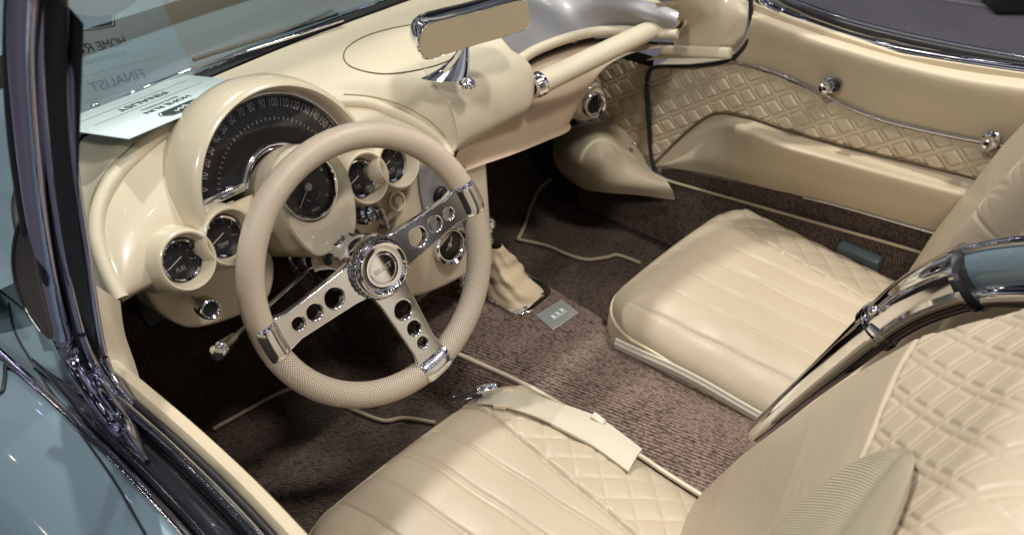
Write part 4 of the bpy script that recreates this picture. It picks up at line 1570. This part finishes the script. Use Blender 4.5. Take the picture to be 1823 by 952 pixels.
# ------------------------------------------------------------------ tunnel, floor
def tunsec(y):
    w = .10*(y+.39)
    lift = .05*sstep(.25, .6, y)
    return [(.515, y, .06), (.530, y, .13), (.545, y, .172+lift), (.560, y, .190+lift), (.60, y, .200+lift), (.66, y, .203+lift), (.715+w*.6, y, .206+lift), (.745+w, y, .207+lift-w*.1), (.768+w, y, .180+lift), (.780+w, y, .10), (.785+w, y, .05)]


TA = np.array([crom(tunsec(y), 60) for y in np.linspace(.75, -.62, 90)])
tun = link_mesh('transmission_tunnel', arr_mesh(TA), CARPET, car)
TT = bvh_of(tun)
pts = [drape(TT, x, y, .002) for x, y in crom([(812, 629), (870, 655), (940, 688), (990, 716), (1060, 758), (1140, 812), (1210, 858), (1275, 898)], 60)]
tube('tunnel_piping', [p for p in pts if p is not None], .0042, PADM, tun, n=60, k=8)
# floor pan with carpets
FZ = .10
fl = [[(x, y, FZ+.22*sstep(.42, .75, y)+.004*math.sin(x*9+y*7)) for x in np.linspace(-.06, 1.24, 40)] for y in np.linspace(.85, -.7, 60)]
floor_pan = link_mesh('cabin_carpet', arr_mesh(np.array(fl), flip=False), MATC, car)
FTR = bvh_of(floor_pan)
for nm, pth in (('mat_piping', [(992, 312), (962, 336), (944, 372), (934, 405), (922, 430)]),
                ('mat_piping', [(922, 430), (975, 442), (1010, 457), (1045, 466), (1080, 462), (1100, 458), (1140, 472)]),
                ('mat_piping', [(380, 768), (430, 740), (480, 712), (530, 690)]),
                ('mat_piping', [(556, 700), (620, 728), (680, 752), (720, 748), (775, 756)])):
    pts = [drape(FTR, x, y, .006) for x, y in crom(pth, 40)]
    pts = [p for p in pts if p is not None]
    tube(nm, pts, .0036, PIPEM, floor_pan, n=len(pts), raw=True, k=8)
# foot-well walls
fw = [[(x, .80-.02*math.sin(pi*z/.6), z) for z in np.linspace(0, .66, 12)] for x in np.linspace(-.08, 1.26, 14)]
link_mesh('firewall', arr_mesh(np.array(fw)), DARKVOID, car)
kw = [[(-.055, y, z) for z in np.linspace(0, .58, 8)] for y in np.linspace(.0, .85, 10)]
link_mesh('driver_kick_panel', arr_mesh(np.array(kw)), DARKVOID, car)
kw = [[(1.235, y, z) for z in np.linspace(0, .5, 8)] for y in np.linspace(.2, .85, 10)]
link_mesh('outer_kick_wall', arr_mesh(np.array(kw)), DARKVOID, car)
bk = [[(x, -.66-.14*(z-.1), z) for z in np.linspace(.05, .66, 10)] for x in np.linspace(-.1, 1.3, 10)]
link_mesh('rear_bulkhead', arr_mesh(np.array(bk)), MATC, car)
rdk = [[(x, y, .72-.0*y) for y in np.linspace(-.86, -1.6, 6)] for x in np.linspace(-.25, 1.5, 10)]
link_mesh('rear_deck', arr_mesh(np.array(rdk)), BLUE, car)
for i, (x, y) in enumerate(((.22, .50), (.36, .50))):
    f = Frame((x, y, .30), (0, -.8, .6))
    pe = box('pedal', f, .055, .065, .012, BLACK, car, .004)
    tube('pedal_arm', [np.array((x, y+.01, .31)), np.array((x, y+.09, .45)), np.array((x, y+.12, .56))], .006, DARKTRIM, pe, n=14)
# shifter boot
b0 = P(914, 518, Z=.207)
b1 = P(880, 436, Z=.305)
ring, K = [], 72
Ab = []
for i, t in enumerate(np.linspace(0, 1, 30)):
    c = b0*(1-t)+b1*t
    c = c+np.array((.0, .012*math.sin(pi*t), 0))
    row = []
    for k in range(K):
        a = 2*pi*k/K
        rx = (.036*(1-t)**.8+.013)*(1+.13*math.sin(3*a+t*5)*t*(1-t)*4+.06*math.sin(7*a+t*9)*(t*(1-t)*4)+.05*math.sin(t*22+a)*(t*(1-t)*4))
        ry = rx*1.12
        se = (abs(math.cos(a))**4+abs(math.sin(a))**4)**-.25
        m_ = (1-t)*.6
        rr = (1*(1-m_)+se*m_)*(1-.10*max(0, math.sin(5*a+3*t))**3*math.sin(pi*t))
        row.append(c+np.array((rx*rr*math.cos(a)*.95, ry*rr*math.sin(a), 0)))
    Ab.append(row)
boot = empty('shifter', b0, car)
bo_ = link_mesh('boot', arr_mesh(np.array(Ab), closed_v=True, flip=True), BOOT, boot)
bf_ = Frame(b0-np.array((0, 0, .004)), (0, 0, 1))
sqr = lambda r: [(r*math.copysign(abs(math.cos(a))**.55, math.cos(a))*.95, r*1.12*math.copysign(abs(math.sin(a))**.55, math.sin(a))) for a in np.linspace(0, 2*pi, 61)[:-1]]
plate('boot_ring', bf_, [sqr(.057), sqr(.047)], .006, CHROME, boot, bevel=.0025, off=.003)
for a in np.linspace(0, 2*pi, 7)[:-1]:
    f = Frame(bf_(.052*.95*math.cos(a), .058*math.sin(a), .006), (0, 0, 1))
    lathe('ring_screw', f, [(0, .003), (.003, .0025), (.004, .0005)], CHROME, boot, k=14)
lv = crom([b1-np.array((0, 0, .02)), b1+np.array((-.005, .006, .02)), P(867, 402, Z=.36)], 12)
tube('shift_lever', lv, .006, CHROME, boot, n=16)
link_mesh('shift_knob', sphere_mesh(P(866, 400, Z=.365), .017), CHROME, boot)
cs2 = Frame(P(822, 500, Z=.235), (-.2, -.6, .7))
lathe('heater_knob', cs2, [(0, .014), (.008, .013), (.0125, .008), (.0135, .0), (.012, -.008), (.006, -.012), (.006, -.04)], CHROME, dash, k=30)
# plaque on the tunnel
pc = [P(x, y, Z=.2045) for x, y in ((955, 563), (1000, 535), (1029, 558), (984, 588))]
pcn = sum(pc)/4
pf = Frame(pcn, (0, 0, 1), rt=pc[1]-pc[0])
wx, wy = np.linalg.norm(pc[1]-pc[0]), np.linalg.norm(pc[2]-pc[1])
ol = [(np.dot(q-pcn, pf.r), np.dot(q-pcn, pf.u)) for q in pc]
if sum((ol[i][0]*ol[(i+1) % 4][1]-ol[(i+1) % 4][0]*ol[i][1]) for i in range(4)) < 0:
    ol = ol[::-1]
plq = plate('plaque', pf, [ol], .004, mat('plaque metal', (.58, .62, .62), .3, .6, noise=.1), car, bevel=.001, off=.001)
mk = [box_mesh(pf, .008, .009, .0016, .0006, c=(k*.0125, .001*k, .0042)) for k in (-1, 0, 1)]
mk += [box_mesh(pf, .036, .0016, .0014, .0004, c=(0, -.0068, .0042))]
link_mesh('plaque_mark', join_meshes(mk), mat('plaque enamel', (.72, .76, .76), .4), plq)

# ------------------------------------------------------------------ rear-view mirror
mir = empty('rear_view_mirror', P(820, 145, Z=.69), car)
MC = (P(743, 75, Y=.115)+P(941, 24, Y=.125))/2
ml = P(941, 24, Y=.125)-P(743, 75, Y=.115)
ml = ml/np.linalg.norm(ml)
MF = Frame(MC, (-.16, -.987, .004), rt=ml)
mo = [MF.px(x, y) for x, y in crom([(747, 60), (760, 44), (800, 32), (850, 20), (900, 6), (930, 0), (939, 8), (943, 28), (942, 44), (930, 55), (890, 68), (840, 82), (790, 98), (765, 106), (753, 102), (746, 85)], 90, True)]
mcx = sum(p[0] for p in mo)/90; mcy = sum(p[1] for p in mo)/90
A = []
for s, h in ((.96, .0), (1.0, .001), (1.02, -.002), (1.02, -.012), (.98, -.024), (.86, -.034), (.5, -.040), (.05, -.042)):
    A.append([MF(mcx+(x-mcx)*s, mcy+(y-mcy)*s+(.006 if h < -.01 else 0), h) for x, y in mo])
me = arr_mesh(np.array(A), closed_v=True)
bm = bmesh.new(); bm.from_mesh(me); bmesh.ops.recalc_face_normals(bm, faces=bm.faces[:]); bm.to_mesh(me); bm.free()
hs = link_mesh('mirror_housing', me, CHROME, mir)
plate('mirror_face', MF, [[(mcx+(x-mcx)*.975, mcy+(y-mcy)*.965) for x, y in mo]], .002, MIRROR, mir, bevel=.0004, off=.0)
# stem: blade-like foot
B0 = P(822, 143, Z=.690)
st0 = []
for i, t in enumerate(np.linspace(0, 1, 24)):
    c = B0*(1-t)+(MF(.0-.004, -.012, -.016))*t
    w = .006+.030*(1-t)**2.2
    th = .0045+.004*(1-t)**3
    fwd = np.array((-.55, .8, 0))
    sd_ = np.array((.8, .55, 0))
    c2 = c+fwd*w*.75*(1-t)
    st0.append([c2+fwd*w*math.cos(a)+sd_*th*math.sin(a) for a in np.linspace(0, 2*pi, 25)[:-1]])
link_mesh('mirror_stem', arr_mesh(np.array(st0), closed_v=True), CHROME, mir)
f = Frame(B0+np.array((.004, -.006, -.004)), (0, -.1, 1), rt=(-.55, .8, 0))
lathe('stem_foot', f, [(0, .010), (.006, .009), (.011, .005), (.014, .001), (.0145, -.003)], CHROME, mir, k=30)

# ------------------------------------------------------------------ show card on the dash
cz = CARDPOS
crf = Frame(cz[0], cz[1], rt=cz[2])
cw, ch = cz[3]
card = empty('show_card', crf.o, None)
tag(card, 'pale printed show card lying on the dash top against the windshield', 'card')
CW = (cw/2, ch/2)
box('card_sheet', crf, cw, ch, .0015, CARDM, card, .0002)
hx = [(x*.62, y*.72) for x, y in [(-.062, .0), (-.050, .017), (0, .024), (.050, .017), (.062, 0), (.050, -.015), (-.050, -.015)]]
lg = Frame(crf(0, .050, .0010), crf.n, rt=crf.r)
plate('logo_shape', lg, [hx[::-1]], .0004, INK, card, bevel=0)
ou = [(x*1.12, y*1.22) for x, y in hx]
inn = [(x*1.07, y*1.12) for x, y in hx]
plate('logo_outline', lg, [ou[::-1], inn], .0004, INK, card, bevel=0)
lw = Frame(lg(0, .002, .0006), crf.n, rt=crf.r)
sc_ = [lw(-.020+.040*t, .0028*math.sin(t*22)+.002*math.sin(t*9), 0) for t in np.linspace(0, 1, 50)]
tube('logo_script', sc_, .0009, mat('logo white', (.75, .78, .78), .5), card, n=60, k=6)
tl = []
for body, v, sz in (('HOME RUN', .02, .0155),):
    tl.append(text_mesh(body, Frame(crf(0, .018, .0012), crf.n, rt=crf.r), sz))
link_mesh('heading', join_meshes(tl), INK, card, smooth=False)
tl = [text_mesh('INVITATIONAL', Frame(crf(0, .003, .0012), crf.n, rt=crf.r), .0095)]
link_mesh('subheading', join_meshes(tl), INKG, card, smooth=False)
link_mesh('award_line', text_mesh('FINALIST', Frame(crf(0, -.030, .0012), crf.n, rt=crf.r), .019, sx=1.15), INK, card, smooth=False)
link_mesh('rule', join_meshes([box_mesh(Frame(crf(0, v*ch/.2, .0011), crf.n, rt=crf.r), cw*.8, .0008, .0003) for v in (-.016, -.058)]), INKG, card, smooth=False)

# ------------------------------------------------------------------ hall floor and the stand foot beyond the door
fm, nt, b = newmat('hall carpet')
b.inputs['Roughness'].default_value = .95
tc = nd(nt, 'ShaderNodeNewGeometry')
n1 = nd(nt, 'ShaderNodeTexNoise', Scale=1.2, Detail=8.0, Roughness=.7)
n2 = nd(nt, 'ShaderNodeTexNoise', Scale=60.0, Detail=3.0)
L(nt, tc.outputs['Position'], n1.inputs['Vector']); L(nt, tc.outputs['Position'], n2.inputs['Vector'])
mm = nd(nt, 'ShaderNodeMixRGB'); mm.inputs[0].default_value = .4
L(nt, n1.outputs['Fac'], mm.inputs[1]); L(nt, n2.outputs['Fac'], mm.inputs[2])
cr = nd(nt, 'ShaderNodeValToRGB')
cr.color_ramp.elements[0].position = .35; cr.color_ramp.elements[0].color = (.075, .072, .09, 1)
cr.color_ramp.elements[1].position = .65; cr.color_ramp.elements[1].color = (.14, .135, .16, 1)
L(nt, mm.outputs[0], cr.inputs[0]); L(nt, cr.outputs[0], b.inputs['Base Color'])
me = bpy.data.meshes.new('g')
gx = np.linspace(-12, 30, 30); gy = np.linspace(-15, 30, 30)
G = np.array([[(x, y, -.30) for y in gy] for x in gx])
gr = link_mesh('hall_floor', arr_mesh(G, flip=True), fm, None)
gr['kind'] = 'structure'
jt = [P(x, y, Z=-.296) for x, y in ((1560, -30), (1640, -6), (1760, 14), (1900, 34))]
so = link_mesh('floor_seam', arr_mesh(np.array([[p, p+np.array((.03, .03, 0))] for p in crom(jt, 20)])), mat('seam tape', (.22, .21, .24), .8), None)
so['kind'] = 'structure'
f0 = P(1788, 12, Z=-.29)
foot = empty('stand_foot', f0, None)
tag(foot, 'black angled stand foot on the grey hall carpet beyond the passenger door', 'stand')
ff = Frame(f0, (0, 0, 1), rt=RT)
box('foot_block', ff, .16, .20, .10, BLACK, foot, .02, c=(0, 0, .05))
box('foot_riser', Frame(f0+np.array((0, 0, .1)), (0, 0, 1), rt=RT), .07, .07, .7, BLACK, foot, .01, c=(.06, .06, .35))

# ------------------------------------------------------------------ light
def area(name, loc, tgt, w, size, col, sy=None):
    ld = bpy.data.lights.new(name, 'AREA')
    ld.energy = w; ld.color = col
    ld.shape = 'RECTANGLE' if sy else 'DISK'
    ld.size = size
    if sy: ld.size_y = sy
    o = bpy.data.objects.new(name, ld); COL.objects.link(o)
    o.location = loc
    o.rotation_euler = (Vector(tgt)-Vector(loc)).to_track_quat('-Z', 'Y').to_euler()
    return o


for a in LIGHTS:
    area(*a)
w = bpy.data.worlds.new('World'); S.world = w; w.use_nodes = True
nt = w.node_tree
bg = nt.nodes['Background']
tc = nd(nt, 'ShaderNodeTexCoord')
sp = nd(nt, 'ShaderNodeSeparateXYZ')
L(nt, tc.outputs['Generated'], sp.inputs[0])
# dark hall: dim warm-grey ceiling, rows of small lamps
vo = nd(nt, 'ShaderNodeTexVoronoi', Scale=9.0)
L(nt, tc.outputs['Generated'], vo.inputs['Vector'])
pt = uvmath(nt, vo.outputs['Distance'], ('LESS_THAN', .085))
upm = uvmath(nt, sp.outputs[2], ('GREATER_THAN', .12))
pt = uvmath(nt, pt, ('MULTIPLY', upm), ('MULTIPLY', 30.0))
no = nd(nt, 'ShaderNodeTexNoise', Scale=2.5, Detail=4.0)
L(nt, tc.outputs['Generated'], no.inputs['Vector'])
br = nd(nt, 'ShaderNodeValToRGB')
e = br.color_ramp.elements
e[0].position = .47; e[0].color = (.008, .008, .012, 1)
e[1].position = .66; e[1].color = (.42, .41, .46, 1)
L(nt, no.outputs['Fac'], br.inputs[0])
ad = nd(nt, 'ShaderNodeMixRGB', blend_type='ADD'); ad.inputs[0].default_value = 1
L(nt, br.outputs[0], ad.inputs[1])
tint = nd(nt, 'ShaderNodeMixRGB', blend_type='MULTIPLY'); tint.inputs[0].default_value = 1
L(nt, pt, tint.inputs[1])
cr2 = nd(nt, 'ShaderNodeValToRGB')
cr2.color_ramp.elements[0].color = (.55, .5, 1, 1); cr2.color_ramp.elements[1].color = (1, .9, .75, 1)
cr2.color_ramp.elements[0].position = .2; cr2.color_ramp.elements[1].position = .5
L(nt, vo.outputs['Color'], cr2.inputs[0]); L(nt, cr2.outputs[0], tint.inputs[2])
L(nt, tint.outputs[0], ad.inputs[2])
L(nt, ad.outputs[0], bg.inputs[0])
bg.inputs[1].default_value = 1.0
S.view_settings.view_transform = 'Standard'
S.view_settings.look = 'None'
S.view_settings.gamma = 1
S.view_settings.use_curve_mapping = False
S.view_settings.exposure = 0
S.cycles.max_bounces = 8
S.cycles.sample_clamp_indirect = 4
S.cycles.caustics_reflective = False
S.cycles.caustics_refractive = False
